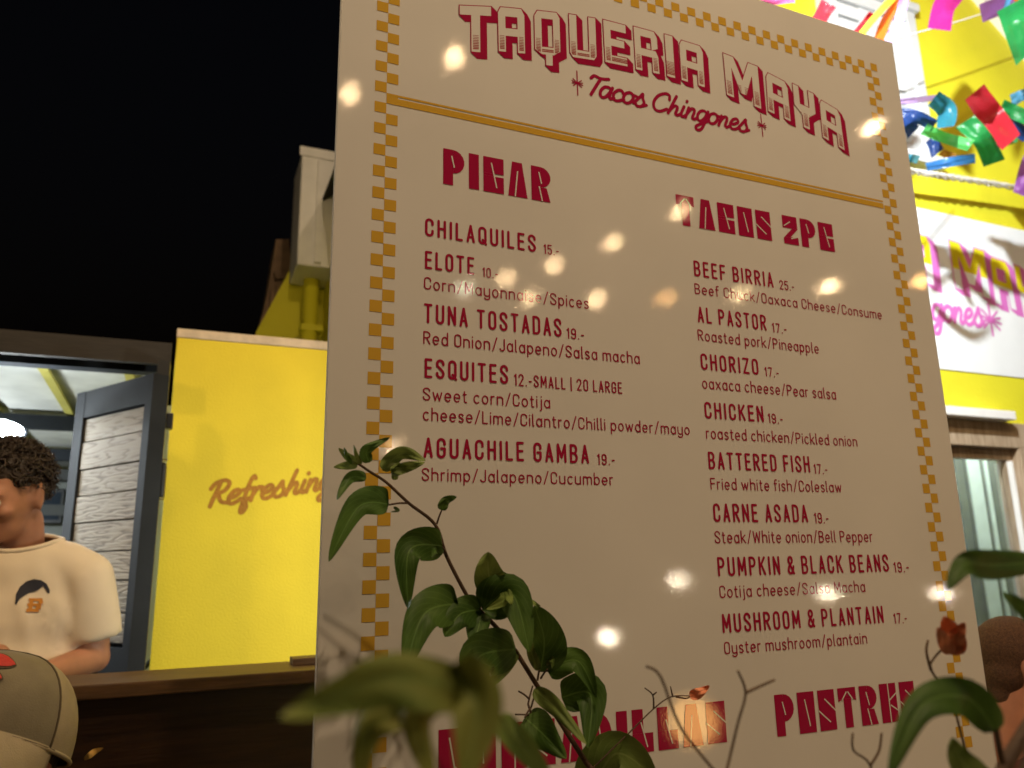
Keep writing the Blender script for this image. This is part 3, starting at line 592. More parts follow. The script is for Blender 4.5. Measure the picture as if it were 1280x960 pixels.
# ---------------------------------------------------------------- free-standing yellow wall with the brown word
YW = 2.9
xl = -.0735; xr = .80; zt = 2.257
yw = thing('yellow_wall', 'free-standing yellow stucco wall with brown word Refreshing', 'wall', ((xl + xr) / 2, YW + .1, 0))
t = MB(); t.box((xl, YW, 0), (xr, YW + .2, zt - .034), bev=.004); t.build('wall', M_yel, yw)
t = MB(); t.box((xl - .002, YW - .004, zt - .033), (xr, YW + .204, zt), bev=.004); t.build('coping', M_cap, yw)
PW = Plane((0, YW, 0), (1, 0, 0), (0, 0, 1), (0, -1, 0))
pw = lambda x, y: (at(240 + x / 7.11, 580 + y / 7.11, YW).x, at(240 + x / 7.11, 580 + y / 7.11, YW).z)
ink = Ink(PW, .0015, .00008)
a = pw(118, 385); b = pw(1245, 214); cap = pw(118, 160)[1] - a[1]
ink.script('Refreshing', a[0], b[0], a[1], cap * 1.0, .165, v1=b[1], slant=.16, lc=1.05)
ink.build('lettering', M_letter, yw)

# ---------------------------------------------------------------- open shutter of weathered planks
hp = at(207, 457, 2.45); D1 = Vector((-.534, .846, 0)); D1.normalize(); N1 = Vector((-.846, -.534, 0))
# length so that the far top corner falls at x=97
def xproj(p):
    c = M3.transposed() @ (p - CAM); return 640 - F * c.x / c.z, 480 + F * c.y / c.z
H0 = Vector((at(192, 470, 2.45).x, 2.45, 0)); zt1 = at(192, 466, 2.45).z; L1 = .2
while xproj(H0 + D1 * L1 + Vector((0, 0, zt1)))[0] > 97 and L1 < 3: L1 += .01
print('shutter', L1, zt1, xproj(H0 + D1 * L1 + Vector((0, 0, zt1))), xproj(H0 + Vector((0, 0, 1.05))))
sh = thing('plank_shutter', 'open shutter of weathered grey planks in a dark steel frame', 'shutter', tuple(H0))
zb1 = .62; U1 = D1; Z = Vector((0, 0, 1)); fw = .07; th = .05
t = MB()
fn = .036; fw2 = .055; t.obox(H0, U1, -N1, Z, 0, fn, 0, th, zb1, zt1); t.obox(H0, U1, -N1, Z, L1 - fw2, L1, 0, th, zb1, zt1)
t.obox(H0, U1, -N1, Z, fn, L1 - fw2, 0.001, th, zt1 - fw * 1.25, zt1 - .001); t.obox(H0, U1, -N1, Z, fn, L1 - fw2, 0.001, th, zb1, zb1 + fw); zm = at(150, 822, 2.6).z
t.obox(H0, U1, -N1, Z, fn, L1 - fw2, 0.001, th, zm - .035, zm + .035)
t.build('frame', M_steel, sh)
t = MB(); z = zb1 + fw + .002; kk = 0
while z < zt1 - fw * 1.25:
    hh = random.uniform(.082, .098); z2_ = min(z + hh, zt1 - fw * 1.25 - .002)
    if not (z < zm + .035 and z2_ > zm - .035): t.obox(H0, U1, -N1, Z, fn + .001, L1 - fw2 - .001, .006 + .003 * (kk % 2), .03, z, z2_ - .004, bev=.002)
    z += hh; kk += 1
o = t.build('planks', M_plank, sh)
# gaps behind planks
t = MB(); t.obox(H0, U1, -N1, Z, fn + .002, L1 - fw2 - .002, .032, .036, zb1 + fw, zt1 - fw * 1.25); t.build('backing', M_black, sh)
# ---------------------------------------------------------------- dark post next to it, with bracket and black wall speaker
px0 = at(190, 600, 2.62).x; 
post = thing('steel_post', 'dark steel post between the plank shutter and the yellow wall', 'post', (px0 + .01, 2.64, 0))
t = MB(); t.box((px0 - .012, 2.60, 0), (px0 + .024, 2.68, at(200, 452, 2.62).z)); t.build('shaft', M_black, post)
bz = at(205, 525, 2.66).z; t = MB(); t.box((px0 + .025, 2.63, bz - .03), (px0 + .045, 2.67, bz + .02), bev=.004); t.build('bracket', M_black, post)
sp = at(195, 602, 2.60); sx = thing('wall_speaker', 'small black speaker box with chrome guard rail on dark post', 'speaker', (sp.x, 2.56, sp.z - .06))
t = MB(); t.box((sp.x - .026, 2.515, sp.z - .055), (sp.x + .028, 2.598, sp.z + .05), bev=.008); t.build('housing', M_black, sx)
t = MB(); t.tube([(sp.x + .03, 2.505, sp.z + .056), (sp.x - .025, 2.505, sp.z + .054), (sp.x - .034, 2.505, sp.z + .045), (sp.x - .034, 2.505, sp.z - .05), (sp.x - .026, 2.505, sp.z - .058), (sp.x + .028, 2.505, sp.z - .06)], .0035, 8); t.build('guard_rail', M_chrome, sx, True)
# pale strip of wall behind
t = MB(); t.box((-.20, 3.3, 0), (.25, 3.36, 2.05)); o = t.build('interior_wall', M_pale); tag(o, 'narrow pale green wall seen past the dark post', 'wall')
a = at(183, 835, 3.0); cp = MB(); cp.tube([at(180, 836, 3.0), at(190, 824, 3.0), at(197, 819, 3.0)], .008, 8); o = cp.build('steel_rail', M_steel); tag(o, 'short steel rail behind the post foot above the counter', 'rail')

# ---------------------------------------------------------------- bar roof, beams, lamp, back wall
rf = thing('bar_roof', 'corrugated metal bar roof with yellow ribs and dark brown fascia', 'roof', (-1.2, 3.5, 0))
def rz(y): return 2.115 - (y - 2.75) * .035
zf0 = at(0, 411, 2.7).z; zf1 = at(0, 440, 2.7).z; print('fascia', zf0, zf1, at(217, 430, 2.7), at(217, 447, 2.7))
t = MB(); t.box((-2.6, 2.70, zf1), (-.082, 2.725, zf0)); t.build('fascia', M_fascia, rf)
t = MB(); xs = []
for i in range(10):
    xa = -2.6 + .27 * i; xs += [(xa, .0), (xa + .20, 0), (xa + .212, .022), (xa + .248, .022), (xa + .26, 0)]
for (xa, za), (xb, zb_) in zip(xs, xs[1:]):
    if xb > -.083: break
    t.add([(xa, 2.73, rz(2.73) + za + .01), (xb, 2.73, rz(2.73) + zb_ + .01), (xb, 6, rz(6) + zb_ + .01), (xa, 6, rz(6) + za + .01)], [(0, 1, 2, 3)])
t.build('sheet', M_zinc, rf)
for i in range(7):
    xx = -.24 - i * .27; t = MB(); t.add([(xx, 2.76, rz(2.76) - .004), (xx + .03, 2.76, rz(2.76) - .004), (xx + .03, 5.9, rz(5.9) - .004), (xx, 5.9, rz(5.9) - .004), (xx, 2.76, rz(2.76) + .008), (xx + .03, 2.76, rz(2.76) + .008), (xx + .03, 5.9, rz(5.9) + .008), (xx, 5.9, rz(5.9) + .008)], [(0, 3, 2, 1), (4, 5, 6, 7), (0, 1, 5, 4), (2, 3, 7, 6), (1, 2, 6, 5), (3, 0, 4, 7)]); t.build('rib', M_zincy, rf)
for yy, hh in ((2.76, .045), (3.75, .06), (4.6, .06)):
    zb = rz(yy) - .012; t = MB(); t.box((-2.6, yy, zb - hh), (-.085, yy + .06, zb - .002)); t.build('purlin', M_steel, rf)
bw = thing('bar_back_wall', 'dim grey back wall behind the barman with dark shelves', 'wall', (-1.2, 5.2, 0))
t = MB(); t.box((-3.2, 5.2, 0), (-.45, 5.3, rz(5.2) - .06)); t.build('wall', M_shelf, bw)
for zz in (1.92, 1.72):
    t = MB(); t.box((-3.0, 5.05, zz), (-.5, 5.198, zz + .06)); t.build('shelf', M_darkwall, bw)
q0 = at(38, 655, 5.1); q1 = at(82, 625, 5.1)
tv = thing('wall_screen', 'dark unlit rectangular screen on the back wall behind the barman', 'screen', ((q0.x + q1.x) / 2 - .2, 5.12, q0.z))
t = MB(); t.box((q0.x - .5, 5.06, q0.z), (q1.x, 5.12, q1.z + .06), bev=.008); t.build('frame', M_black, tv)
t = MB(); t.box((q0.x - .48, 5.055, q0.z + .02), (q1.x - .02, 5.058, q1.z + .04)); t.build('glass', mat('screen_glass', (.02, .03, .045), rough=.15), tv)
lp = at(-12, 540, 2.88); lm = thing('led_lamp', 'bright white oval lamp under the corrugated bar roof', 'lamp', tuple(lp))
t = MB(); t.ell((lp.x - .02, 2.90, lp.z + .002), (.122, .03, .048), u=24, w=12); t.build('housing', M_steel, lm)
t = MB(); t.ell((lp.x - .02, 2.866, lp.z + .002), (.115, .03, .042), u=24, w=12); t.build('diffuser', M_led, lm, True)
t = MB(); t.tube([(lp.x - .09, 2.90, lp.z + .03), (lp.x - .09, 2.90, rz(2.9) + .005)], .008); t.build('stem', M_steel, lm)

# ---------------------------------------------------------------- far buildings on the left
YF = 5.0
fb = thing('gabled_house', 'yellow gabled house with white boxed eave and yellow downpipe above the wall', 'house', (at(420, 400, YF).x, YF, 0))
A = lambda x, y, Y=YF: at(x, y, Y)
w0 = A(322, 430).x; w1 = A(520, 400).x; za = A(383, 300).z
# gable wall: rises to the right
v = [(A(318, 415).x, YF, 0), (w1, YF, 0), (w1, YF, A(520, 100).z), (A(418, 235).x, YF, A(418, 235).z), (A(320, 418).x, YF, A(322, 415).z)]
v2 = [(x, YF + 3, z) for x, y, z in v]
obj('wall', v + v2, [(0, 1, 2, 3, 4), (9, 8, 7, 6, 5), (0, 4, 9, 5), (4, 3, 8, 9), (3, 2, 7, 8), (2, 1, 6, 7), (1, 0, 5, 6)], M_yel2, fb)
b0 = A(371, 330, 4.6); b1 = A(376, 189, 4.6); b2 = A(450, 180, 4.6)
t = MB(); t.box((b0.x, 4.6, b0.z), (b2.x, 4.98, b1.z), bev=.01); t.box((b0.x + .1, 4.575, b0.z + .02), (b0.x + .14, 4.598, b1.z - .05)); t.box((b0.x - .015, 4.585, b1.z - .03), (b2.x, 4.598, b1.z + .03)); t.build('boxed_eave', M_white, fb)
pp = A(390, 330, 4.85); t = MB(); t.tube([(pp.x, 4.85, 1.0), (pp.x, 4.85, A(390, 305, 4.85).z)], .05, 12)
t.build('downpipe', M_yel2, fb, True)
t = MB(); t.box((pp.x - .06, 4.80, A(392, 412, 4.85).z - .02), (pp.x + .08, 4.9, A(392, 408, 4.85).z), bev=.004); t.build('pipe_clamp', M_yel2, fb)
# weathered stone gable end
YG = 5.6; sg = thing('stone_gable', 'dim weathered stone gable with stepped moulding beside the yellow house', 'gable', (A(345, 400, YG).x, YG, 0))
def prof(pts, Y, dp, name, m, par):
    vv = [tuple(at(x, y, Y)) for x, y in pts]; n = len(vv); v2 = [(x, Y + dp, z) for x, y, z in vv]
    fs = [tuple(range(n))[::-1], tuple(range(n, 2 * n))] + [(i, (i + 1) % n, n + (i + 1) % n, n + i) for i in range(n)]
    o = obj(name, vv + v2, fs, m, par); bm = bmesh.new(); bm.from_mesh(o.data); bmesh.ops.recalc_face_normals(bm, faces=bm.faces); bm.to_mesh(o.data); bm.free(); return o
prof([(322, 470), (325, 405), (333, 372), (339, 340), (345, 299), (361, 299), (364, 330), (365, 345), (365, 470)], YG, .4, 'pier', M_stone, sg)
prof([(345, 348), (363, 348), (366, 339), (342, 339)], YG - .06, .05, 'moulding', M_stone, sg)
prof([(344, 378), (360, 378), (362, 352), (345, 352)], YG - .04, .03, 'panel', M_stone, sg)
prof([(337, 470), (338, 360), (344, 358), (345, 470)], YG - .08, .07, 'colonnette', M_stone, sg)
prof([(322, 470), (325, 402), (334, 388), (335, 470)], YG - .1, .09, 'colonnette', M_stone, sg)
t = MB(); t.tube([A(345, 406, YG - .12), A(347, 411, YG - .14), A(352, 413, YG - .16), A(358, 410, YG - .14), A(359, 402, YG - .12)], .02, 8); t.build('scroll', M_stone, sg, True)

# ---------------------------------------------------------------- bright yellow facade on the right
YR = 2.8
fr = at(1215, 0, YR); sl = -.793
def rake(x): return fr.z + (x - fr.x) * sl
XC = 3.45; XW0 = .75; XW1 = 6.3
fa = thing('yellow_facade', 'floodlit yellow gabled shop front with white painted sign and shuttered window', 'shop front', (XC, YR + .5, 0))
zpk = rake(XC); zl = rake(2 * XC - XW0); dr0, dr1, dzt = 3.30, 4.27, 2.115
rp = 4.34; 
zd2 = at(1275, 520, YR).z
# wall with openings: door (3.30-4.05) and side window (4.34+)
t = MB()
def quadw(x0, x1, z0f, z1f):
    z0a, z0b = (z0f(x0), z0f(x1)); z1a, z1b = (z1f(x0), z1f(x1))
    t.add([(x0, YR, z0a), (x1, YR, z0b), (x1, YR, z1b), (x0, YR, z1a)], [(0, 1, 2, 3)])
gz = lambda x: rake(x) if x >= XC else rake(2 * XC - x)
c_ = lambda k: (lambda x: k)
quadw(XW0, dr0, c_(0), gz); quadw(dr0, XC, c_(dzt), gz); quadw(XC, dr1, c_(dzt), gz); quadw(dr1, 4.43, c_(0), gz); quadw(4.43, 5.2, c_(2.13), gz); quadw(5.2, XW1, c_(0), gz)
quadw(4.43, 5.2, c_(0), c_(.9))
t.build('wall', M_yel2, fa)
t = MB()
for x0, x1 in ((XC, XW1 + .1), (XC, XW0 - .1)):
    za, zb_ = gz(x0), gz(x1) if XW0 <= x1 <= XW1 else gz(x1)
    for k, (o0, o1, yy) in enumerate(((.0, .075, .05), (.078, .17, .09))):
        P = [(x0, YR - yy, za + o0), (x1, YR - yy, zb_ + o0), (x1, YR - yy, zb_ + o1), (x0, YR - yy, za + o1)]; Qb = [(x, YR + .05, z) for x, y, z in P]
        fs = [(0, 1, 2, 3), (7, 6, 5, 4), (0, 4, 5, 1), (3, 2, 6, 7), (1, 5, 6, 2), (0, 3, 7, 4)]; t.add(P + Qb, fs if x1 > x0 else [f[::-1] for f in fs])
t.build('bargeboard', M_white, fa)
# roof slopes behind
t = MB()
for x1 in (XW1 + .1, XW0 - .1): t.add([(XC, YR - .05, zpk + .175), (x1, YR - .05, gz(x1) + .175), (x1, YR + 6, gz(x1) + .175), (XC, YR + 6, zpk + .175)], [(0, 1, 2, 3) if x1 > XC else (3, 2, 1, 0)])
t.build('roof', M_fascia, fa)
# side walls
for xa in (XW0, XW1 - .1): t = MB(); t.box((xa, YR + .01, 0), (xa + .1, YR + 6, gz(XW0) - .02)); t.build('side_wall', M_yel2, fa)
# painted sign
PF = Plane((0, YR, 0), (1, 0, 0), (0, 0, 1), (0, -1, 0))
sgn = MB(); sgn.box((1.35, YR - .006, 2.384), (5.45, YR - .001, 3.316)); sgn = sgn.build('painted_sign', M_signw, fa)
f3 = lambda x, y: (at(1140 + x / 5.333, 250 + y / 5.333, YR).x, at(1140 + x / 5.333, 250 + y / 5.333, YR).z)
ink = Ink(PF, .0075, .0002)
MAYA = [('A', (-55, 205, 105, 255, -25, 515, 140, 572)), ('M', (238, 272, 470, 345, 285, 588, 515, 662)), ('A', (510, 380, 628, 425, 550, 690, 690, 738)), ('Y', (672, 437, 810, 490, 715, 735, 860, 780)), ('A', (850, 500, 985, 560, 900, 800, 1040, 855))]
TAQ = 'TAQUERI'
for ch, Q in MAYA:
    block(ink, ch, [f3(Q[0], Q[1]), f3(Q[2], Q[3]), f3(Q[4], Q[5]), f3(Q[6], Q[7])], (.05, -.03), .008, .007, (1, 0, 2, 0), split=.42, hatch=False)
xm = f3(-55, 205)[0]; zt_, zb_ = f3(-55, 205)[1], f3(-25, 515)[1]
for i, ch in enumerate(reversed(TAQ)):
    wd = .10 if ch == 'I' else .24; x1 = xm - .07; x0 = x1 - wd; xm = x0; dz = .012 * (i + 1)
    block(ink, ch, [(x0, zt_ + dz), (x1, zt_ + dz), (x0, zb_ + dz), (x1, zb_ + dz)], (.05, -.03), .008, .007, (1, 0, 2, 0), split=.42, hatch=False)
ink.build('shop_name', [M_signw, M_pink, M_syel], fa)
ink = Ink(PF, .0075, .0002); a = f3(130, 800); b = f3(465, 843); cap = (f3(200, 710)[1] - f3(200, 815)[1]) / .6
gw = sum(SCR[c][0] for c in 'gones'); tw = sum(SCR[c][0] for c in 'Tacos Chingones'); kx = (b[0] - a[0]) / gw
ink.script('Tacos Chingones', b[0] - kx * tw, b[0], a[1] + (a[1] - b[1]) * (tw / gw - 1) * .35, cap, .16, v1=b[1] - .0, slant=.1)
ink.build('script_line', M_pink, fa); ink = Ink(PF, .0075, .0002)
c = f3(515, 800); star(ink, c, .085, f3(515, 700)[1] - c[1], .017)
ink.build('star_mark', M_pink, fa)
# shuttered window above
wx0, wx1, wz0, wz1 = 3.085, 3.825, 3.616, 4.588
wn_ = MB()
for (x0, x1, z0, z1, d) in ((wx0, wx0 + .07, wz0, wz1, .05), (wx1 - .07, wx1, wz0, wz1, .05), (wx0 + .07, wx1 - .07, wz1 - .07, wz1 - .001, .048), (wx0 - .03, wx1 + .03, wz0 - .06, wz0 - .001, .09)): wn_.box((x0, YR - d, z0), (x1, YR - .001, z1), bev=.004)
wn_.box((wx0 - .02, YR - .075, wz1 + .001), (wx1 + .02, YR - .001, wz1 + .05), bev=.006)
wo = wn_.build('window', M_shut, fa); 
for k in (0, 1):
    x0 = wx0 + .073 + k * (wx1 - wx0 - .146) / 2 + .002; x1 = x0 + (wx1 - wx0 - .146) / 2 - .004; t = MB()
    for a_ in ((x0, x0 + .06, wz0 + .002, wz1 - .073), (x1 - .06, x1, wz0 + .002, wz1 - .073)): t.box((a_[0], YR - .03, a_[2]), (a_[1], YR - .002, a_[3]), bev=.003)
    for zz in (wz0 + .004, wz0 + .42, wz1 - .16): t.box((x0 + .06, YR - .029, zz), (x1 - .06, YR - .002, zz + .08), bev=.003)
    zz = wz0 + .095
    while zz < wz1 - .2:
        if not wz0 + .38 < zz < wz0 + .5: t.box((x0 + .061, YR - .026, zz), (x1 - .061, YR - .020, zz + .042), rot=Matrix.Rotation(R(38), 3, 'X'))
        zz += .038
    t.build('shutter', M_shut, wo)
t = MB(); t.box((wx0 + .075, YR - .0015, wz0), (wx1 - .075, YR - .0008, wz1 - .07)); t.build('backing', M_darkwall, wo)
# door: white head trim, wooden beam and jambs, glazed leaf
d = MB(); d.box((dr0 - .1, YR - .09, dzt - .0), (4.075, YR - .002, dzt + .047), bev=.004); d.build('door_head_trim', M_white, fa)
dj = MB(); dj.box((dr0, YR - .02, dzt - .14), (dr1 + .001, YR + .12, dzt - .002), bev=.004); dj.box((dr1 - .11, YR - .021, 0), (dr1 + .149, YR + .12, dzt - .141), bev=.004); dj.box((dr1 + .002, YR - .021, dzt - .1395), (dr1 + .149, YR + .12, dzt - .004)); dj.box((dr0 - .1, YR - .02, 0), (dr0 - .001, YR + .12, dzt - .002), bev=.004)
dj = dj.build('door_frame', M_wood, fa)
dl = MB(); dx1 = dr1 - .112
dl.box((dr0 + .001, YR + .03, .05), (dr0 + .09, YR + .07, dzt - .142)); dl.box((dx1 - .035, YR + .03, .05), (dx1, YR + .07, dzt - .142)); dl.box((dr0 + .09, YR + .031, dzt - .20), (dx1 - .035, YR + .069, dzt - .143)); dl.box((dr0 + .09, YR + .031, .05), (dx1 - .035, YR + .069, .25))
dl = dl.build('door', M_wood, fa)
t = MB(); t.add([(dr0 + .09, YR + .05, .25), (dx1 - .035, YR + .05, .25), (dx1 - .035, YR + .05, dzt - .2), (dr0 + .09, YR + .05, dzt - .2)], [(0, 1, 2, 3)]); t.build('pane', M_glass, dl)
t = MB(); t.box((dx1 - .05, YR + .0, .26), (dx1 - .037, YR + .028, dzt - .21), bev=.002); t.build('edge_strip', M_white, dl)
# side window: louvred
t = MB(); t.box((4.431, YR - .02, .9), (4.47, YR + .06, 2.128), bev=.003); t.box((4.47, YR - .019, 2.08), (5.2, YR + .06, 2.127))
zz = .95
while zz < 2.07: t.box((4.471, YR + .005, zz), (5.19, YR + .015, zz + .055), rot=Matrix.Rotation(R(30), 3, 'X')); zz += .062
t.build('louvred_window', M_white, fa)
# shop interior seen through the glass
it = thing('shop_interior', 'pale shop interior with upright steel cabinets behind the glass door', 'room', (3.9, 4.2, 0))
t = MB(); t.box((2.6, 5.2, 0), (6, 5.25, 2.7)); t.box((2.6, 3.0, 2.6), (6, 5.2, 2.65)); t.build('wall', M_pale, it)
t = MB(); t.box((5.9, 3.0, 0), (5.95, 5.2, 2.6)); t.build('wall', M_pale, it)
mc0 = mat('cabinet_grey', (.16, .17, .17), rough=.4, var=.15, vscale=6); mc1 = mat('cabinet_pale', (.62, .70, .74), rough=.4, var=.08, vscale=9)
cxs = [1180, 1192, 1203, 1215, 1219, 1236, 1240, 1246, 1262, 1300]
for k_, (pa, pb_) in enumerate(zip(cxs, cxs[1:])):
    mm = (mc0, mc1, mc0, mc0, mc1, mc0, mc1, mc0, mc1)[k_]; zt = (2.3, 1.95, 2.3, 2.25, 2.3, 2.3, 2.3, 2.2, 2.3)[k_]
    t = MB(); t.box((at(pa, 650, 3.6).x + .003, 3.6, 0), (at(pb_, 650, 3.6).x - .003, 4.0, zt), bev=.006); t.build('cabinet', mm, it)
t = MB(); t.box((3.6, 3.1, 2.57), (5.6, 3.2, 2.598)); t.build('tube_light', mat('shop_tube', (1, 1, 1), emit=(.85, .97, 1), estr=45), it)
# ---------------------------------------------------------------- foil streamers in front of the facade
FOIL = {}
def fo(c):
    if c not in FOIL: FOIL[c] = foil('foil_%s' % c, dict(red=(.62, .03, .05), magenta=(.52, .03, .28), orange=(.75, .14, .02), yellow=(.8, .62, .05), lavender=(.48, .34, .78), pink=(.75, .15, .42), purple=(.30, .10, .42),
        green=(.03, .34, .09), lime=(.12, .62, .16), blue=(.05, .22, .58), navy=(.025, .07, .28), teal=(.04, .26, .38), sky=(.12, .40, .72), amber=(.5, .25, .02), violet=(.33, .14, .55))[c])
    return FOIL[c]
def streamer(color, pts, wd, Y, label, dy=.05):
    P = catmull([at(x, y, Y - .22 + (dy * math.sin(i * 1.9 + x))) for i, (x, y) in enumerate(pts)], 9)
    vs_ = []; n = len(P); k = 8; sd = x0_(pts)
    for i, p in enumerate(P):
        vd = (p - CAM).normalized(); t = (P[min(i + 1, n - 1)] - P[max(i - 1, 0)]).normalized(); s = t.cross(vd).normalized()
        hw = wd / 2 * .92 * (p - CAM).length / F; u = i / (n - 1); tw = .35 * math.sin(u * 2.6 + sd)
        hw *= 1 - .10 * math.sin(u * 3.1 + sd) ** 2 - .25 * max(0, u - .8) * math.sin(sd * 3)
        sk = .35 * math.sin(sd * 5)
        for j in range(k + 1):
            c = j / k * 2 - 1
            cr = noise.noise((c * 1.6 + sd, u * 3.5, sd)) * .55 + noise.noise((c * 4 + sd, u * 2, 3)) * .22
            vs_.append(p + s * hw * c + t * hw * c * sk + vd * hw * (tw * c + cr))
    fs = [(i * (k + 1) + j, i * (k + 1) + j + 1, (i + 1) * (k + 1) + j + 1, (i + 1) * (k + 1) + j) for i in range(n - 1) for j in range(k)]
    o = obj('foil_streamer', vs_, fs, fo(color), smooth=True)
    return tag(o, label, 'streamer', 'foil streamers fluttering before the yellow facade')
def x0_(p): return p[0][0] * .37
ST = [
 ('magenta', [(1196, -14), (1180, 8), (1174, 37)], 25, 2.3, 'wide magenta foil streamer hanging from the top over the yellow gable'),
 ('orange', [(1140, -14), (1112, 18), (1097, 54)], 11, 2.2, 'orange red foil streamer slanting across the white window shutters'),
 ('yellow', [(1128, -14), (1102, 12), (1076, 44)], 8, 2.25, 'thin yellow foil streamer slanting over the top of the window'),
 ('red', [(1090, 16), (1080, 30), (1068, 44)], 8, 2.26, 'short red tip of foil beside the thin yellow streamer'),
 ('lavender', [(1131, -6), (1124, 25), (1112, 52)], 11, 2.18, 'pale lavender foil streamer behind the orange one at the window'),
 ('red', [(1036, 4), (1028, 18), (1018, 36)], 19, 2.3, 'short wide red foil streamer above the board by the window edge'),
 ('pink', [(950, -4), (972, -3), (992, -6)], 16, 2.3, 'pink foil streamer just touching the board top edge'),
 ('violet', [(1284, -14), (1256, 4), (1226, 17)], 19, 2.3, 'purple and violet foil streamer crossing the gable edge'),
 ('green', [(1266, 4), (1272, 28), (1288, 66)], 30, 2.2, 'shiny dark green foil streamer against the night sky'),
 ('orange', [(1274, -10), (1284, 4), (1290, 14)], 16, 2.28, 'orange foil streamer in the top right corner'),
 ('sky', [(1262, -6), (1258, 8), (1254, 18)], 5, 2.24, 'narrow light blue foil strip between purple and green streamers'),
 ('teal', [(1167, 123), (1183, 138), (1182, 159)], 20, 2.4, 'teal blue foil streamer curling down in front of the window frame'),
 ('lavender', [(1118, 128), (1146, 125), (1178, 121)], 7, 2.42, 'narrow lavender foil streamer running sideways from the board edge'),
 ('navy', [(1126, 142), (1148, 147), (1168, 157)], 14, 2.36, 'navy foil streamer sideways across the white shutter'),
 ('navy', [(1130, 146), (1136, 156), (1142, 166)], 15, 2.38, 'short navy foil streamer hanging next to the board edge'),
 ('lime', [(1155, 161), (1180, 172), (1214, 182)], 13, 2.4, 'bright lime green foil streamer pointing right'),
 ('navy', [(1164, 172), (1168, 182), (1172, 192)], 14, 2.46, 'small navy foil streamer below the lime green one'),
 ('blue', [(1158, 209), (1190, 202), (1219, 198)], 11, 2.4, 'long bright blue foil streamer pointing right above the white garland'),
 ('teal', [(1128, 200), (1140, 198), (1148, 200)], 10, 2.45, 'small teal foil scrap at the board edge above the garland'),
 ('red', [(1218, 115), (1238, 144), (1264, 178)], 25, 2.35, 'large red foil streamer in the middle of the yellow wall'),
 ('green', [(1206, 152), (1228, 174), (1243, 204)], 21, 2.42, 'green foil streamer tucked under the large red one'),
 ('green', [(1240, 184), (1256, 180), (1272, 174)], 6, 2.4, 'thin green foil strip along the lower edge of the large red one'),
 ('navy', [(1246, 140), (1264, 156), (1284, 170)], 15, 2.45, 'navy foil streamer behind the large red one'),
 ('green', [(1252, 132), (1268, 140), (1290, 150)], 14, 2.38, 'green foil streamer at the right edge above the navy one'),
 ('sky', [(1264, 126), (1276, 120), (1290, 114)], 13, 2.4, 'light blue foil streamer at the right edge'),
 ('purple', [(1288, 196), (1280, 220), (1274, 243)], 14, 2.4, 'dull purple foil streamer hanging low at the right edge'),
 ('amber', [(1176, 190), (1186, 194), (1194, 196)], 8, 2.44, 'small amber foil scrap beneath the lime green streamer'),
]
for a in ST: streamer(*a)
# cords
t = MB(); t.tube(catmull([at(900, 110, 2.4), at(1150, 40, 2.4), at(1200, 26, 2.4), at(1300, -6, 2.4)], 8), .004, 6); o = t.build('streamer_cord', M_rope); tag(o, 'thin white cord crossing the upper yellow gable between streamers', 'cord')
gp = catmull([at(1000, 185, 2.66), at(1135, 213, 2.66), at(1170, 219, 2.66), at(1230, 228, 2.66), at(1300, 240, 2.66)], 14)
t = MB()
for ph in (0, 2.1, 4.2):
    t.tube([p + Vector((0, math.cos(i * .9 + ph), math.sin(i * .9 + ph))) * .012 for i, p in enumerate(gp)], .007, 6)
rr = random.Random(3)
for p in gp[::1]:
    for _ in range(3):
        d = Vector((rr.uniform(-1, 1), rr.uniform(-1, .3), rr.uniform(-1, 1))).normalized() * rr.uniform(.015, .035); s_ = Vector((rr.uniform(-1, 1), rr.uniform(-1, 1), rr.uniform(-1, 1))).normalized() * .004
        q_ = p + Vector((rr.uniform(-.02, .02), 0, 0)); t.add([q_ - s_, q_ + s_, q_ + d], [(0, 1, 2)])
o = t.build('tinsel_garland', M_rope); tag(o, 'twisted white tinsel garland strung just above the painted sign', 'garland')

# ---------------------------------------------------------------- the floodlights' housings (out of frame)
def flood_body(P, T, label, post):
    d = (Vector(T) - P).normalized(); s_ = d.cross(Vector((0, 0, 1))).normalized(); u = s_.cross(d)
    th_ = thing('floodlight', label, 'floodlight', tuple(P - d * .12))
    t = MB(); t.obox(P - d * .12, s_, u, d, -.09, .09, -.07, .07, 0, .05, bev=.01)
    for a0, a1, b0, b1 in ((-.1, -.091, -.08, .08), (.091, .1, -.08, .08), (-.09, .09, -.08, -.071), (-.09, .09, .071, .08)): t.obox(P - d * .12, s_, u, d, a0, a1, b0, b1, .03, .075)
    t.build('housing', M_black, th_)
    t = MB(); t.tube(post, .02, 8); t.build('pole', M_black, th_)
flood_body(FLOOD_HIGH, (4.3, 2.8, 2.9), 'black floodlight on a tall pole lighting the yellow facade', [(.85, 1.10, 0), (.85, 1.10, 3.9), (.9, 1.10, 4.0), (1.7, 1.08, 4.02)])
flood_body(FLOOD_LOW, (.34, 2.9, 1.5), 'low black floodlight behind the menu board lighting the yellow wall', [(1.17, 1.38, 0), (1.17, 1.38, 1.36)])

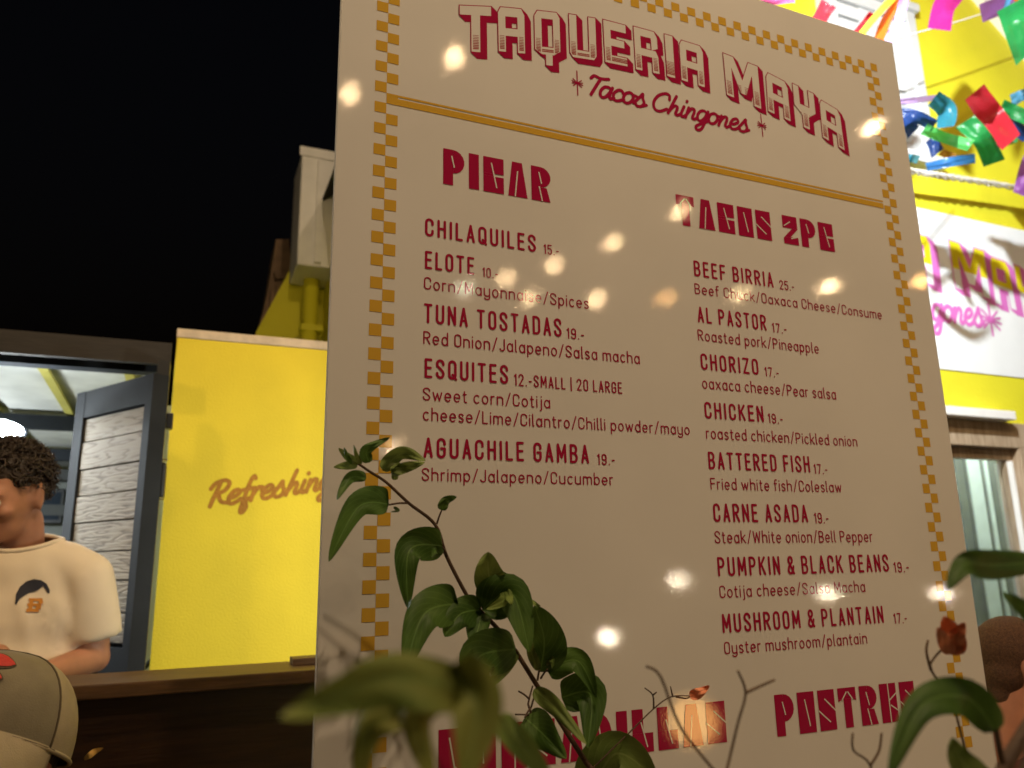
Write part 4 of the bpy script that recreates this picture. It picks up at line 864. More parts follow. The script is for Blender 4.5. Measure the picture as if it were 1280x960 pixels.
# ---------------------------------------------------------------- string lights behind the photographer: seen mirrored in the board
REFL = [(568, 72, 3.2, 0, 1.2), (437, 118, 3.0, 0, 1.0), (1090, 160, 3.4, 0, 1.15), (850, 264, 3.6, 0, .95), (765, 303, 3.4, 0, .85), (692, 331, 3.4, 0, .9), (633, 349, 3.6, 0, .85), (581, 362, 3.6, 2, .7), (661, 373, 3.8, 0, .8), (745, 375, 3.8, 0, .95),
        (832, 373, 4.2, 1, .8), (925, 368, 3.9, 0, .85), (1036, 358, 3.6, 0, 1.1), (1153, 351, 3.4, 1, .85), (492, 562, 4.2, 0, .95), (848, 726, 4.0, 2, 1.0), (760, 797, 2.4, 2, .95), (1034, 742, 4.2, 2, 1.0), (1178, 742, 4.2, 2, .95)]
bulbs = []
def bulb_parts(root, p, mm, s):
    t = MB(); r_ = .0145 * s
    t.ell(p, (r_, r_, r_ * 1.2), u=14, w=9); t.build('glass_bulb', mm, root, True)
    t = MB(); t.tube([p + Vector((0, 0, r_ * 1.0)), p + Vector((0, 0, r_ * 1.0 + .05))], .016, 10); t.build('socket', M_black, root)
ordn = ['first', 'second']
for i, (x, y, Lb, kind, s) in enumerate(REFL):
    hit = at(x, y, YB); d = (hit - CAM).normalized(); d.y = -d.y
    p = hit + d * Lb; bulbs.append((p, kind, s))
sb = MB()
names = {0: 'warm white', 1: 'amber', 2: 'bright white'}
for i, (p, kind, s) in enumerate(bulbs):
    x, y = REFL[i][:2]
    root = thing('string_light_bulb', '%s festoon bulb mirrored in the menu board %d%% across and %d%% down the photo' % (names[kind], round(x / 12.8), round(y / 9.6)), 'light bulb', tuple(p), 'festoon bulbs mirrored in the menu board')
    bulb_parts(root, p, (M_bulb, M_bulb2, M_bulb3)[kind], s)
    # each hangs on a thin drop from the wire level
    t = MB(); t.tube([p + Vector((0, 0, .085 * s)), Vector((p.x, p.y, max(4.6, p.z + .25)))], .003, 5); t.build('drop_cord', M_cord, root)
hit = at(866, 902, YB); d = (hit - CAM).normalized(); d.y = -d.y; p = hit + d * 1.75
ln = thing('table_lantern', 'small amber lantern on a stand mirrored in the lower heading of the menu board', 'lantern', (p.x, p.y, 0))
t = MB(); t.ell(p, (.085, .085, .08), u=14, w=9); t.build('flame_bulb', mat('lantern_glow', (1, .6, .3), emit=(1.0, .50, .14), estr=16), ln, True)
t = MB(); t.tube([(p.x, p.y, 0), (p.x, p.y, p.z - .08)], .012, 8); t.tube([(p.x, p.y, 0), (p.x, p.y, .015)], .12, 16); t.build('stand', M_black, ln)
# ---------------------------------------------------------------- plants
def leaf_mesh(mid, wl, wr, fold=.35, n=9, blunt=.55, k=3, curl=0, vd=None):
    """mid: world points along the midrib; wl/wr: half widths in metres left and right"""
    P = catmull(mid, max(2, n // max(1, len(mid) - 1))) if len(mid) > 2 else [Vector(mid[0]).lerp(Vector(mid[1]), i / n) for i in range(n + 1)]
    N = len(P); vs_ = []
    for i, p in enumerate(P):
        t_ = i / (N - 1); v_ = (p - CAM).normalized(); T = (P[min(i + 1, N - 1)] - P[max(i - 1, 0)]).normalized(); s = T.cross(v_).normalized()
        pr = max(0.03, math.sin(math.pi * t_ ** blunt) ** .78) if 0 < t_ < 1 else .02
        wob = 1 + .05 * math.sin(7 * t_ + p.x * 90)
        for j in range(-k, k + 1):
            c = j / k; hw = (wr if c > 0 else wl) * pr * wob
            vs_.append(p + s * c * hw - v_ * (fold * abs(c) * hw * (1 - .25 * abs(c))) + v_ * (.006 * math.sin(9 * t_ + c * 2 + p.z * 60) * abs(c)) + v_ * curl * math.sin(math.pi * t_))
    m = 2 * k + 1
    fs = [(i * m + j, i * m + j + 1, (i + 1) * m + j + 1, (i + 1) * m + j) for i in range(N - 1) for j in range(m - 1)]
    uv = [((j + k) / (2 * k), i / (N - 1)) for i in range(N) for j in range(-k, k + 1)]
    return vs_, fs, uv
def leaf(par, pts, wpx, Y, mm, name='leaf', dy=-.03, fold=.3, blunt=.6, asym=.5, label=None):
    n = len(pts); ys = [Y + dy * i / (n - 1) for i in range(n)]
    mid = [at(x, y, yy) for (x, y), yy in zip(pts, ys)]
    dep = (mid[0] - CAM).dot(CAMF); sc = wpx * dep / F
    v, f, uv = leaf_mesh(mid, sc * (1 - asym), sc * asym, fold, blunt=blunt, n=22, k=5)
    o = obj(name, v, f, mm, par, smooth=True)
    ul = o.data.uv_layers.new(name='UVMap')
    for lp_ in o.data.loops: ul.data[lp_.index].uv = uv[lp_.vertex_index]
    if label: o['label'] = label
    return o
CAMF = M3 @ Vector((0, 0, -1))
def stem(par, pts, r0, r1, mm=None, name='stem', n=6):
    P = [Vector(pts[0])]
    for q_ in pts[1:]:
        a = P[-1]; k = int((Vector(q_) - a).length / .08); P += [a.lerp(Vector(q_), (i + 1) / (k + 1)) for i in range(k + 1)]
    P = catmull(P, n); k = len(P)
    t = MB(); t.tube(P, [r0 + (r1 - r0) * i / (k - 1) for i in range(k)], 8); return t.build(name, mm or M_stem, par, True)
base = at(760, 990, .86)
pl = thing('flowering_shrub', 'leafy green shrub sprig leaning in front of the lower left of the menu board', 'plant', (base.x, base.y, 0))
SY = .93
stem(pl, [Vector((base.x + .05, base.y - .02, 0)), Vector((base.x + .03, base.y - .01, .6)), at(755, 985, .87), at(732, 952, .89), at(672, 858, .905), at(638, 805, .915), at(607, 770, .92), at(590, 755, .925), at(559, 697, SY), at(544, 656, SY), at(511, 629, SY), at(483, 603, SY), at(463, 590, SY), at(447, 579, SY)], .0062, .0016)
def pet(a, b, r_=.0011): stem(pl, [at(*a), at((a[0] + b[0]) / 2, (a[1] + b[1]) / 2 - 1, (a[2] + b[2]) / 2), at(*b)], r_ * 1.2, r_, name='leaf_stalk')
G, L_ = M_leaf, M_leafl
pet((511, 629, SY), (486, 631, .925)); pet((546, 655, SY), (552, 638, .925)); pet((560, 697, SY), (553, 684, .92)); pet((607, 770, .92), (600, 761, .91)); pet((607, 765, .92), (627, 745, .905)); pet((654, 832, .91), (645, 812, .90)); pet((672, 850, .905), (674, 838, .89)); pet((676, 848, .905), (684, 837, .89)); pet((600, 760, .92), (573, 755, .91)); pet((672, 858, .905), (664, 884, .9)); pet((664, 884, .9), (656, 897, .89))
LV = [([(447, 581), (432, 582), (417, 584)], 11, L_, {}), ([(449, 579), (436, 572), (423, 560)], 11, L_, {}), ([(452, 580), (446, 570), (442, 556)], 6, L_, {}), ([(440, 580), (434, 570), (430, 559)], 6, G, {}),
 ([(462, 578), (459, 563), (487, 547)], 15, G, dict(asym=.55)), ([(478, 588), (502, 567), (532, 576)], 19, L_, dict(asym=.55)), ([(488, 590), (508, 584), (531, 578)], 15, L_, {}), ([(494, 600), (494, 590), (500, 578)], 9, L_, {}),
 ([(458, 597), (438, 598), (421, 625)], 15, G, dict(asym=.45)), ([(486, 630), (448, 634), (411, 702)], 34, G, dict(asym=.42, blunt=.5)), ([(552, 638), (557, 626), (571, 621)], 13, G, {}), 
 ([(553, 682), (512, 688), (510, 761)], 40, G, dict(asym=.48, blunt=.5)), ([(552, 694), (545, 688), (540, 698)], 12, G, {}), ([(492, 634), (498, 638), (488, 640)], 4, G, {}),
 ([(628, 744), (612, 722), (610, 690)], 40, L_, dict(blunt=.8, asym=.5)), ([(630, 728), (632, 748), (608, 762)], 17, L_, dict(dy=-.05)), ([(628, 730), (636, 745), (640, 756)], 12, L_, dict(dy=-.05)),
 ([(603, 762), (640, 742), (662, 815)], 52, G, dict(asym=.5, blunt=.55, dy=-.05)), ([(573, 754), (530, 768), (506, 840)], 50, G, dict(asym=.5, blunt=.5, dy=-.04)), ([(602, 762), (575, 768), (556, 796)], 40, G, dict(asym=.5)), ([(603, 765), (598, 785), (590, 808)], 30, G, dict(asym=.4)), ([(604, 775), (600, 795), (592, 815)], 9, L_, {}),
 ([(645, 811), (598, 822), (601, 871)], 52, G, dict(asym=.5, blunt=.55, dy=-.05)), ([(646, 811), (628, 838), (604, 866)], 18, L_, {}),
 ([(675, 840), (680, 800), (668, 757)], 44, G, dict(asym=.38, blunt=.75, dy=-.05)), ([(674, 838), (664, 815), (662, 790)], 12, L_, {}),
 ([(683, 837), (722, 826), (746, 872)], 34, G, dict(asym=.5, blunt=.5, dy=-.04)), ([(702, 872), (738, 868), (735, 935)], 46, G, dict(asym=.5, blunt=.55, dy=-.05)), ([(667, 862), (696, 886), (733, 930)], 21, L_, dict(dy=-.07)),
 ([(656, 897), (676, 915), (708, 948)], 44, G, dict(asym=.5, blunt=.55, dy=-.06)), ([(735, 1000), (770, 942), (822, 975)], 62, L_, dict(dy=-.07, blunt=.6)), ([(640, 770), (648, 765), (655, 762)], 7, M_twig, {}), ([(650, 752), (662, 752), (676, 758)], 8, L_, {}), ([(684, 832), (690, 824), (690, 836)], 8, L_, {})]
for pts, wp, mm, kw in LV: leaf(pl, pts, wp, SY - .012 - random.random() * .02, mm, **kw)
pet((666, 900, .9), (660, 880, .9), .0013); pet((660, 880, .9), (666, 857, .9), .001); pet((662, 874, .9), (648, 864, .9), .001); pet((644, 893, .9), (672, 896, .9), .0008)
# sharp bare twig with a dry leaf, in front of the lower heading
def bare(name, label, paths, r0, r1, root, mm=M_twig):
    o = thing(name, label, 'twig', root)
    for i, p in enumerate(paths): stem(o, p, r0 * (.75 if i == 0 else .55), r1 * .8, mm, 'twig', 4)
    return o
b = bare('bare_twig', 'thin sharp brown twig with one orange dry leaf before the lower heading', [[Vector((base.x + .04, base.y, 0)), at(700, 1010, .88), at(754, 948, .87), at(817, 886, .87), at(839, 871, .87), at(863, 870, .87)],
    [at(817, 886, .87), at(816, 869, .868), at(806, 860, .866)], [at(816, 869, .868), at(821, 865, .866)], [at(841, 871, .87), at(838, 858, .868)], [at(845, 871, .87), at(858, 873, .87), at(864, 869, .87)]], .0022, .0009, (base.x + .04, base.y, 0), M_stem)
leaf(b, [(862, 870), (874, 866), (887, 857)], 13, .868, M_bract, name='dry_leaf', dy=-.01)
NR = .5
b = bare('bare_twig', 'blurred bare twig leaning left over the lower heading close to the lens', [[Vector((.26, .37, 0)), at(930, 1010, NR - .02), at(890, 960, NR), at(850, 908, NR), at(826, 846, NR), at(808, 833, NR)]], .0022, .0012, (.26, .37, 0))
b = bare('bare_twig', 'blurred forked bare twig rising between the two lower headings', [[Vector((.27, .38, 0)), at(895, 1010, NR - .02), at(909, 960, NR), at(922, 905, NR), at(932, 866, NR), at(922, 838, NR)], [at(932, 866, NR), at(945, 860, NR), at(968, 850, NR)]], .0025, .0012, (.27, .38, 0))
b = bare('bare_twig', 'blurred forked bare twig below the word POSTRES', [[Vector((.36, .4, 0)), at(1092, 1010, NR), at(1088, 957, NR), at(1067, 938, NR), at(1066, 916, NR)], [at(1088, 957, NR), at(1099, 938, NR), at(1102, 916, NR)]], .0020, .0011, (.36, .4, 0))
# close blurred branch, lower left
NL = .28
rt = at(560, 1060, NL)
nl = thing('leafy_branch', 'large blurred yellowing leaves close to the lens at lower left of the board', 'branch', (rt.x, rt.y, 0))
stem(nl, [Vector((rt.x, rt.y, 0)), at(585, 1010, NL), at(600, 930, NL), at(598, 872, NL)], .004, .002)
leaf(nl, [(604, 868), (500, 846), (425, 868), (350, 896)], 62, NL, M_leafy, dy=-.02, blunt=.55, asym=.55, fold=.15)
leaf(nl, [(560, 838), (596, 880), (580, 985)], 74, NL, M_leafy, dy=-.02, blunt=.6, fold=.15)
leaf(nl, [(560, 850), (520, 900), (545, 985)], 46, NL + .01, M_leafy, dy=.02, blunt=.6, fold=.15)
leaf(nl, [(520, 880), (462, 912), (448, 1000)], 44, NL + .03, M_leafy, dy=.02, fold=.15)
leaf(nl, [(622, 896), (655, 935), (700, 990)], 34, NL + .12, M_leafl, dy=.02, fold=.15)
# close blurred branch, lower right
NQ = .36
rt = at(1270, 1060, NQ)
nr = thing('leafy_branch', 'blurred dark green leaves close to the lens at the lower right corner', 'branch', (rt.x, rt.y, 0))
stem(nr, [Vector((rt.x, rt.y, 0)), at(1262, 1000, NQ), at(1250, 940, NQ), at(1245, 912, NQ)], .004, .002)
stem(nr, [at(1262, 1000, NQ), at(1290, 930, NQ), at(1330, 800, NQ), at(1300, 705, NQ)], .003, .0015)
leaf(nr, [(1305, 702), (1240, 706), (1206, 706), (1184, 738)], 34, NQ, M_leaf, dy=-.01, blunt=.62, fold=.15)
leaf(nr, [(1310, 790), (1282, 762), (1252, 740)], 24, NQ, M_leaf, dy=-.01, fold=.15)
leaf(nr, [(1246, 915), (1208, 872), (1150, 884), (1110, 975)], 48, NQ, M_leaf, dy=-.01, blunt=.6, fold=.12)
leaf(nr, [(1240, 990), (1205, 955), (1190, 922)], 36, NQ + .03, M_leafl, dy=-.01, fold=.15)
stem(nr, [at(1245, 1010, NQ), at(1256, 960, NQ), at(1290, 900, NQ)], .005, .004)
leaf(nr, [(1224, 970), (1208, 960), (1196, 962)], 20, NQ + .05, mat('pale_petal', (.55, .48, .38), rough=.7), name='petal', dy=-.01, label='pale cream petal')
leaf(nr, [(1236, 985), (1226, 962), (1214, 950)], 18, NQ + .05, bpy.data.materials['pale_petal'], name='petal', dy=-.01, label='pale cream petal')
# coral bract on its twig in front of the right border
BQ = .5; q_ = at(1230, 1040, BQ)
br = bare('bract_twig', 'twig tipped with a coral pink bract before the right checker border', [[Vector((q_.x, q_.y, 0)), at(1225, 1000, BQ), at(1188, 872, BQ), at(1164, 838, BQ), at(1168, 822, BQ), at(1184, 806, BQ)], [at(1164, 838, BQ), at(1158, 815, BQ), at(1160, 800, BQ)]], .0024, .0011, (q_.x, q_.y, 0))
leaf(br, [(1190, 818), (1190, 795), (1180, 770)], 30, BQ, M_bract, name='bract', fold=.5); leaf(br, [(1188, 818), (1194, 800), (1206, 778)], 22, BQ - .01, M_bract, name='bract', fold=.4); leaf(br, [(1188, 818), (1180, 800), (1172, 784)], 18, BQ - .01, M_bract, name='bract', fold=.4)
# ---------------------------------------------------------------- people
def fuse(name, mb, mats, parent, vox=.01, smooth=6):
    """one continuous skin over overlapping shapes"""
    o = mb.build(name, mats, parent)
    md = o.modifiers.new('r', 'REMESH'); md.mode = 'VOXEL'; md.voxel_size = vox; md.use_smooth_shade = True
    ms = o.modifiers.new('s', 'SMOOTH'); ms.factor = .5; ms.iterations = smooth
    dg = bpy.context.evaluated_depsgraph_get(); dg.update()
    me = bpy.data.meshes.new_from_object(o.evaluated_get(dg)); o.modifiers.clear(); old = o.data; o.data = me; bpy.data.meshes.remove(old)
    me.name = name
    if not me.materials: me.materials.append(mats)
    for p in me.polygons: p.use_smooth = True
    return o
def frame(fwd, up=Vector((0, 0, 1))):
    f = Vector(fwd).normalized(); rgt = f.cross(up).normalized(); u = rgt.cross(f); return Matrix((rgt, f, u)).transposed()   # local x right, y forward, z up
def head_shapes(mb, c, Q, s=1.0):
    """skull, jaw, nose, ears, lips round the head centre c (between the ears), Q local frame"""
    P = lambda x, y, z: c + Q @ (Vector((x, y, z)) * s)
    e = lambda p, r_: mb.ell(P(*p), tuple(k * s for k in r_), rot=Q)
    e((0, -.012, .042), (.074, .092, .082)); e((0, .022, .0), (.066, .074, .085)); e((0, .038, -.058), (.048, .052, .048)); e((0, .068, -.085), (.024, .022, .018))
    e((0, .082, .024), (.052, .018, .012)); e((0, .097, -.012), (.012, .016, .026)); e((0, .106, -.026), (.015, .013, .011))
    e((.034, .066, -.024), (.026, .026, .022)); e((-.034, .066, -.024), (.026, .026, .022)); e((0, .086, -.053), (.022, .012, .006)); e((0, .084, -.063), (.019, .011, .006))
    for sx_ in (1, -1):
        e((.071 * sx_, -.012, -.006), (.012, .022, .034)); e((.078 * sx_, -.016, .012), (.012, .019, .018)); e((.074 * sx_, -.008, -.034), (.009, .012, .012))
def eyes(par, c, Q, s=1.0):
    for sx_ in (1, -1):
        m_ = MB(); m_.ell(c + Q @ (Vector((.032 * sx_, .0865, .004)) * s), .0125 * s, rot=Q); e_ = m_.build('eye', M_eye, par, True)
        m_ = MB(); m_.ell(c + Q @ (Vector((.032 * sx_, .0975, .002)) * s), (.006 * s, .003 * s, .006 * s), rot=Q); m_.build('iris', M_hair, e_, True)
        m_ = MB(); m_.tube([c + Q @ (Vector((x * sx_, y, z)) * s) for x, y, z in ((.014, .100, .026), (.032, .099, .032), (.05, .088, .026))], [.004 * s, .0055 * s, .003 * s], 6); m_.build('eyebrow', M_hair, par, True)
def limb(mb, pts, rs, n=14):
    P = []; rr_ = []
    for i in range(len(pts) - 1):
        a, b_ = Vector(pts[i]), Vector(pts[i + 1])
        for k in range(6): P.append(a.lerp(b_, k / 6)); rr_.append(rs[i] + (rs[i + 1] - rs[i]) * k / 6)
    P.append(Vector(pts[-1])); rr_.append(rs[-1])
    mb.tube(P, rr_, n)
    for p, r_ in zip(pts, rs): mb.ell(p, r_ * .99)
def hand(mb, wrist, fwd, palm_n, s=1.0, curl=.5):
    f = Vector(fwd).normalized(); n = Vector(palm_n).normalized(); sd = f.cross(n).normalized()
    mb.ell(wrist + f * .045 * s, .04 * s, rot=Matrix((sd, f, n)).transposed() @ Matrix.Diagonal((1, 1.15, .42)))
    for i, L in enumerate((.066, .076, .072, .056)):
        b0 = wrist + f * .08 * s + sd * (i - 1.5) * .02 * s; d1 = (f + n * curl * .5).normalized(); d2 = (f + n * curl * 1.6).normalized(); m1 = b0 + d1 * L * .5 * s; m2 = m1 + d2 * L * .5 * s
        limb(mb, [b0 - f * .02 * s, b0, m1, m2], [.0095 * s, .009 * s, .0085 * s, .007 * s], 8)
    t0 = wrist + f * .025 * s - sd * .03 * s; limb(mb, [t0, t0 - sd * .022 * s + f * .02 * s + n * .01, t0 - sd * .03 * s + f * .05 * s + n * .02], [.012 * s, .0105 * s, .008 * s], 8)

# ---- the barman
mY = 2.42
hc = at(12, 623, mY - .03)
Qm = frame((-.44, -.80, -.30), Vector((-.12, 0, 1)).normalized())
man = thing('person', 'curly haired barman in a cream printed t-shirt looking down at the counter', 'person', (hc.x, mY, 0))
sl_ = at(106, 712, mY); nk = at(20, 674, mY + .01); elb = at(118, 822, mY + .02); wr = at(30, 852, 2.24)
cxm = at(10, 760, mY).x; shw = sl_.x - cxm
sr_ = Vector((cxm - shw, mY, sl_.z)); er_ = Vector((cxm - shw - .06, mY - .05, elb.z)); wr2 = Vector((cxm - .06, 2.23, 1.235))
mb = MB(); head_shapes(mb, hc, Qm, 1.0)
limb(mb, [hc + Vector((.02, .04, -.06)), nk + Vector((0, .03, -.02)), nk + Vector((0, .03, -.1))], [.060, .066, .085])
tz = nk.z - .05
for zz, rx, ry in ((tz - .10, .15, .08), (tz - .22, .15, .09), (tz - .36, .14, .09), (tz - .50, .145, .09), (tz - .6, .155, .10)): mb.ell((cxm, mY + .02, zz), (rx, ry, .12))
for sgn_, shp, el_, w_ in ((1, sl_, elb, wr), (-1, sr_, er_, wr2)):
    limb(mb, [shp, el_, w_], [.050, .041, .027]); hand(mb, w_, (w_ - el_), (0, 0, -1), 1.0, .5)
for sgn_ in (1, -1): limb(mb, [(cxm + .09 * sgn_, mY + .02, tz - .66), (cxm + .10 * sgn_, mY, .48), (cxm + .10 * sgn_, mY + .03, .07)], [.085, .055, .04]); mb.ell((cxm + .1 * sgn_, mY - .05, .04), (.045, .12, .04))
body = fuse('body', mb, M_skin, man, .0085, 5)
eyes(man, hc, Qm)
# hair: cap of curls
mb = MB(); rh = random.Random(5)
P = lambda x, y, z: hc + Qm @ Vector((x, y, z))
mb.ell(P(0, -.025, .060), (.083, .098, .082), rot=Qm)
for i in range(900):
    th_ = rh.uniform(0, 2 * math.pi); ph = rh.uniform(-.85, 1.5); x, y, z = .080 * math.cos(ph) * math.cos(th_), -.025 + .096 * math.cos(ph) * math.sin(th_), .052 + .088 * math.sin(ph)
    if y > .035 and z < .085: continue
    if y > .0 and z < .03: continue
    p = P(x, y, z); dr = (p - P(0, -.02, .05)).normalized(); a_ = dr.orthogonal().normalized(); b_ = dr.cross(a_); r0 = rh.uniform(.004, .015); ph0 = rh.uniform(0, 6.28); sp0 = rh.uniform(.35, 1.1); 
    pts = [p + dr * (.004 * k * rh.uniform(.6, 1.0)) + (a_ * math.cos(ph0 + k * sp0) + b_ * math.sin(ph0 + k * sp0)) * r0 for k in range(8)]
    mb.tube(pts, [.0026, .0026, .0026, .0025, .0024, .002, .0016, .0008], 5)
mb.build('hair', M_hair, man, True)
# t-shirt
mb = MB(); 
for zz, rx, ry in ((tz - .075, .175, .105), (tz - .16, .188, .125), (tz - .28, .186, .135), (tz - .42, .184, .135), (tz - .56, .188, .135), (tz - .68, .19, .135)): mb.ell((cxm, mY + .02, zz), (rx, ry, .16))
mb.ell((cxm, mY + .03, tz + .005), (.105, .085, .045))
for sgn_, shp, el_ in ((1, sl_, elb), (-1, sr_, er_)):
    d_ = (el_ - shp); hem = shp + d_ * .80
    limb(mb, [shp + Vector((-.05 * sgn_, .01, .012)), shp + d_ * .1, shp + d_ * .45], [.066, .072, .074]); mb.tube([shp + d_ * .4, shp + d_ * .6, hem], [.074, .075, .075], 16)
    mb.ell(shp + Vector((-.09 * sgn_, .015, .03)), (.1, .07, .045))
tee = fuse('t_shirt', mb, M_tee, man, .0095, 14)
# soft folds: push the cloth along its normals
me = tee.data; off = LOCS[man]
for v in me.vertices:
    p = v.co + off; u_ = p.x * 17 + p.z * 5.5
    kf = max(0, min(1, (nk.z - .07 - p.z) / .12)) * max(0, min(1, (shw * 1.0 - abs(p.x - cxm)) / .03)); d_ = (noise.noise((u_, p.z * 2.2, 1.3)) * .014 + (.5 - abs(noise.noise((u_ * 1.5, p.z * 2.6, 7)))) * .013 - .005) * kf
    v.co += v.normal * d_
# neckline: remove the cloth over the throat and keep a collar ring
bm = bmesh.new(); bm.from_mesh(me); nc = nk + Vector((0, .03, .03)) - off
axis = Vector((-.05, -.55, 1)).normalized()
dead = [f for f in bm.faces if (f.calc_center_median() - nc).dot(axis) > -.028 and (f.calc_center_median() - nc).length < .12]
bmesh.ops.delete(bm, geom=dead, context='FACES')
be = [e for e in bm.edges if len(e.link_faces) == 1]; nb_ = {}
for e in be:
    nb_.setdefault(e.verts[0], []).append(e.verts[1]); nb_.setdefault(e.verts[1], []).append(e.verts[0])
loop = [be[0].verts[0]]; prev = None
while True:
    nx = [x for x in nb_[loop[-1]] if x is not prev]
    if not nx or nx[0] is loop[0] and len(loop) > 2: break
    prev = loop[-1]; loop.append(nx[0])
    if len(loop) > 2000: break
for it in range(12):
    cs = [v.co.copy() for v in loop]; n_ = len(loop)
    for i, v in enumerate(loop): v.co = (cs[i - 1] + cs[i] * 2 + cs[(i + 1) % n_]) / 4
ring = [v.co + off for v in loop[::2]]; ring.append(ring[0])
bm.to_mesh(me); bm.free(); me.update()
mb = MB(); mb.tube(ring, .0065, 8); mb.build('collar', M_tee, man, True)
# print on the shirt: dark swoop of hair over an orange letter, wrapped on the cloth
dg = bpy.context.evaluated_depsgraph_get()
bvh = BVHTree.FromPolygons([v.co + off for v in me.vertices], [tuple(p.vertices) for p in me.polygons])
def onshirt(px, py, lift=.0025):
    d_ = ray(px, py).normalized(); h_ = bvh.ray_cast(CAM, d_)[0]
    return (h_ if h_ is not None else at(px, py, mY - .11)) - d_ * lift
def sp_(x, y): return (x / 4.3636, 640 + y / 4.3636)
up_ = [(82, 505), (86, 450), (108, 408), (145, 378), (185, 366), (225, 372), (255, 392), (272, 425), (268, 450)]
lo_ = [(92, 500), (104, 478), (128, 458), (160, 440), (190, 434), (214, 420), (236, 402), (248, 420), (262, 446)]
vs_ = []; fs = []
for i in range(8):
    for k in range(4):
        t_ = k / 4
        for tr in range(5):
            a_ = [up_[i][c] + (up_[i + 1][c] - up_[i][c]) * t_ for c in (0, 1)]; b_ = [lo_[i][c] + (lo_[i + 1][c] - lo_[i][c]) * t_ for c in (0, 1)]
            vs_.append(onshirt(*sp_(a_[0] + (b_[0] - a_[0]) * tr / 4, a_[1] + (b_[1] - a_[1]) * tr / 4)))
nn = len(vs_) // 5
fs = [(i * 5 + j, i * 5 + j + 1, (i + 1) * 5 + j + 1, (i + 1) * 5 + j) for i in range(nn - 1) for j in range(4)]
obj('shirt_print', vs_, fs, M_navy, tee)
mb = MB()
for k, (x0, y0, x1, y1) in enumerate(((158, 470, 232, 486), (150, 498, 226, 512), (144, 528, 212, 545), (158, 486, 180, 528), (208, 484, 232, 500), (198, 511, 226, 530))):
    g_ = []; n_ = 4
    for i in range(n_ + 1):
        for j in range(n_ + 1):
            y = y0 + (y1 - y0) * j / n_; x = x0 + (x1 - x0) * i / n_ - (y - 505) * .18 if k > 2 else x0 + (x1 - x0) * i / n_
            g_.append(onshirt(*sp_(x, y), lift=.0025 + .0003 * k))
    mb.add(g_, [(i * (n_ + 1) + j, i * (n_ + 1) + j + 1, (i + 1) * (n_ + 1) + j + 1, (i + 1) * (n_ + 1) + j) for i in range(n_) for j in range(n_)])
mb.build('shirt_print', M_orange, tee)
mb = MB()
for sgn_ in (1, -1): limb(mb, [(cxm + .09 * sgn_, mY + .02, tz - .68), (cxm + .10 * sgn_, mY, .48), (cxm + .10 * sgn_, mY + .03, .10)], [.105, .08, .065])
mb.ell((cxm, mY + .02, tz - .66), (.175, .13, .10)); fuse('trousers', mb, M_jacket, man, .014, 4)

# ---- the man in the cap, close to the camera
dep = .95
cc = atd(-14, 912, dep)
fw = Vector((-.16, -.98, .22)).normalized(); Qc = frame(fw, Vector((.26, .05, 1)).normalized())
kp = thing('person', 'person in a khaki baseball cap with red emblem at the lower left corner', 'person', (cc.x, cc.y, 0))
hcc = cc + Qc @ Vector((0, -.006, -.055))
mb = MB(); head_shapes(mb, hcc, Qc, 1.0)
limb(mb, [hcc + Vector((0, .03, -.06)), hcc + Vector((0, .05, -.19)), hcc + Vector((0, .05, -.26))], [.056, .058, .085])
for zz, rx in ((-.33, .17), (-.48, .18), (-.62, .17), (-.74, .17)): mb.ell(hcc + Vector((0, .05, zz)), (rx, .115, .12))
Qk = Matrix.Rotation(R(-28), 3, 'Z')
for sgn_ in (1, -1):
    s0 = hcc + Vector((.185 * sgn_, .05, -.30)); e0 = s0 + Vector((.04 * sgn_, -.02, -.28)); w0_ = e0 + Vector((-.08 * sgn_, -.20, -.06)); limb(mb, [s0, e0, w0_], [.052, .042, .028]); hand(mb, w0_, w0_ - e0, (0, 0, -1))
    hp_ = hcc + Vector((.09 * sgn_, .04, -.82)); kn = hp_ + Vector((.03 * sgn_, -.05, -.22)); limb(mb, [hp_, kn, Vector((kn.x, kn.y + .02, .07))], [.085, .06, .042]); mb.ell((kn.x, kn.y - .05, .045), (.045, .12, .04))
fuse('body', mb, M_skin2, kp, .0095, 5); eyes(kp, hcc, Qc)
mb = MB(); PC = lambda x, y, z: cc + Qc @ Vector((x, y, z))
mb.ell(PC(0, -.035, -.015), (.0815, .082, .088), rot=Qc); mb.ell(PC(0, -.05, -.05), (.074, .06, .06), rot=Qc); mb.build('hair', M_hair, kp, True)
# jacket
mb = MB()
for zz, rx in ((-.32, .185), (-.46, .20), (-.60, .19), (-.74, .19)): mb.ell(hcc + Vector((0, .05, zz)), (rx, .135, .12))
for sgn_ in (1, -1): s0 = hcc + Vector((.185 * sgn_, .05, -.30)); e0 = s0 + Vector((.04 * sgn_, -.02, -.28)); limb(mb, [s0, e0, e0.lerp(e0 + Vector((-.08 * sgn_, -.20, -.06)), .7)], [.068, .058, .045])
fuse('jacket', mb, M_jacket, kp, .012, 4)
mb = MB()
for sgn_ in (1, -1): hp_ = hcc + Vector((.09 * sgn_, .04, -.82)); kn = hp_ + Vector((.03 * sgn_, -.05, -.22)); limb(mb, [hp_, kn, Vector((kn.x, kn.y + .02, .10))], [.1, .078, .06])
mb.ell(hcc + Vector((0, .05, -.80)), (.18, .13, .1)); fuse('trousers', mb, M_jacket, kp, .014, 4)
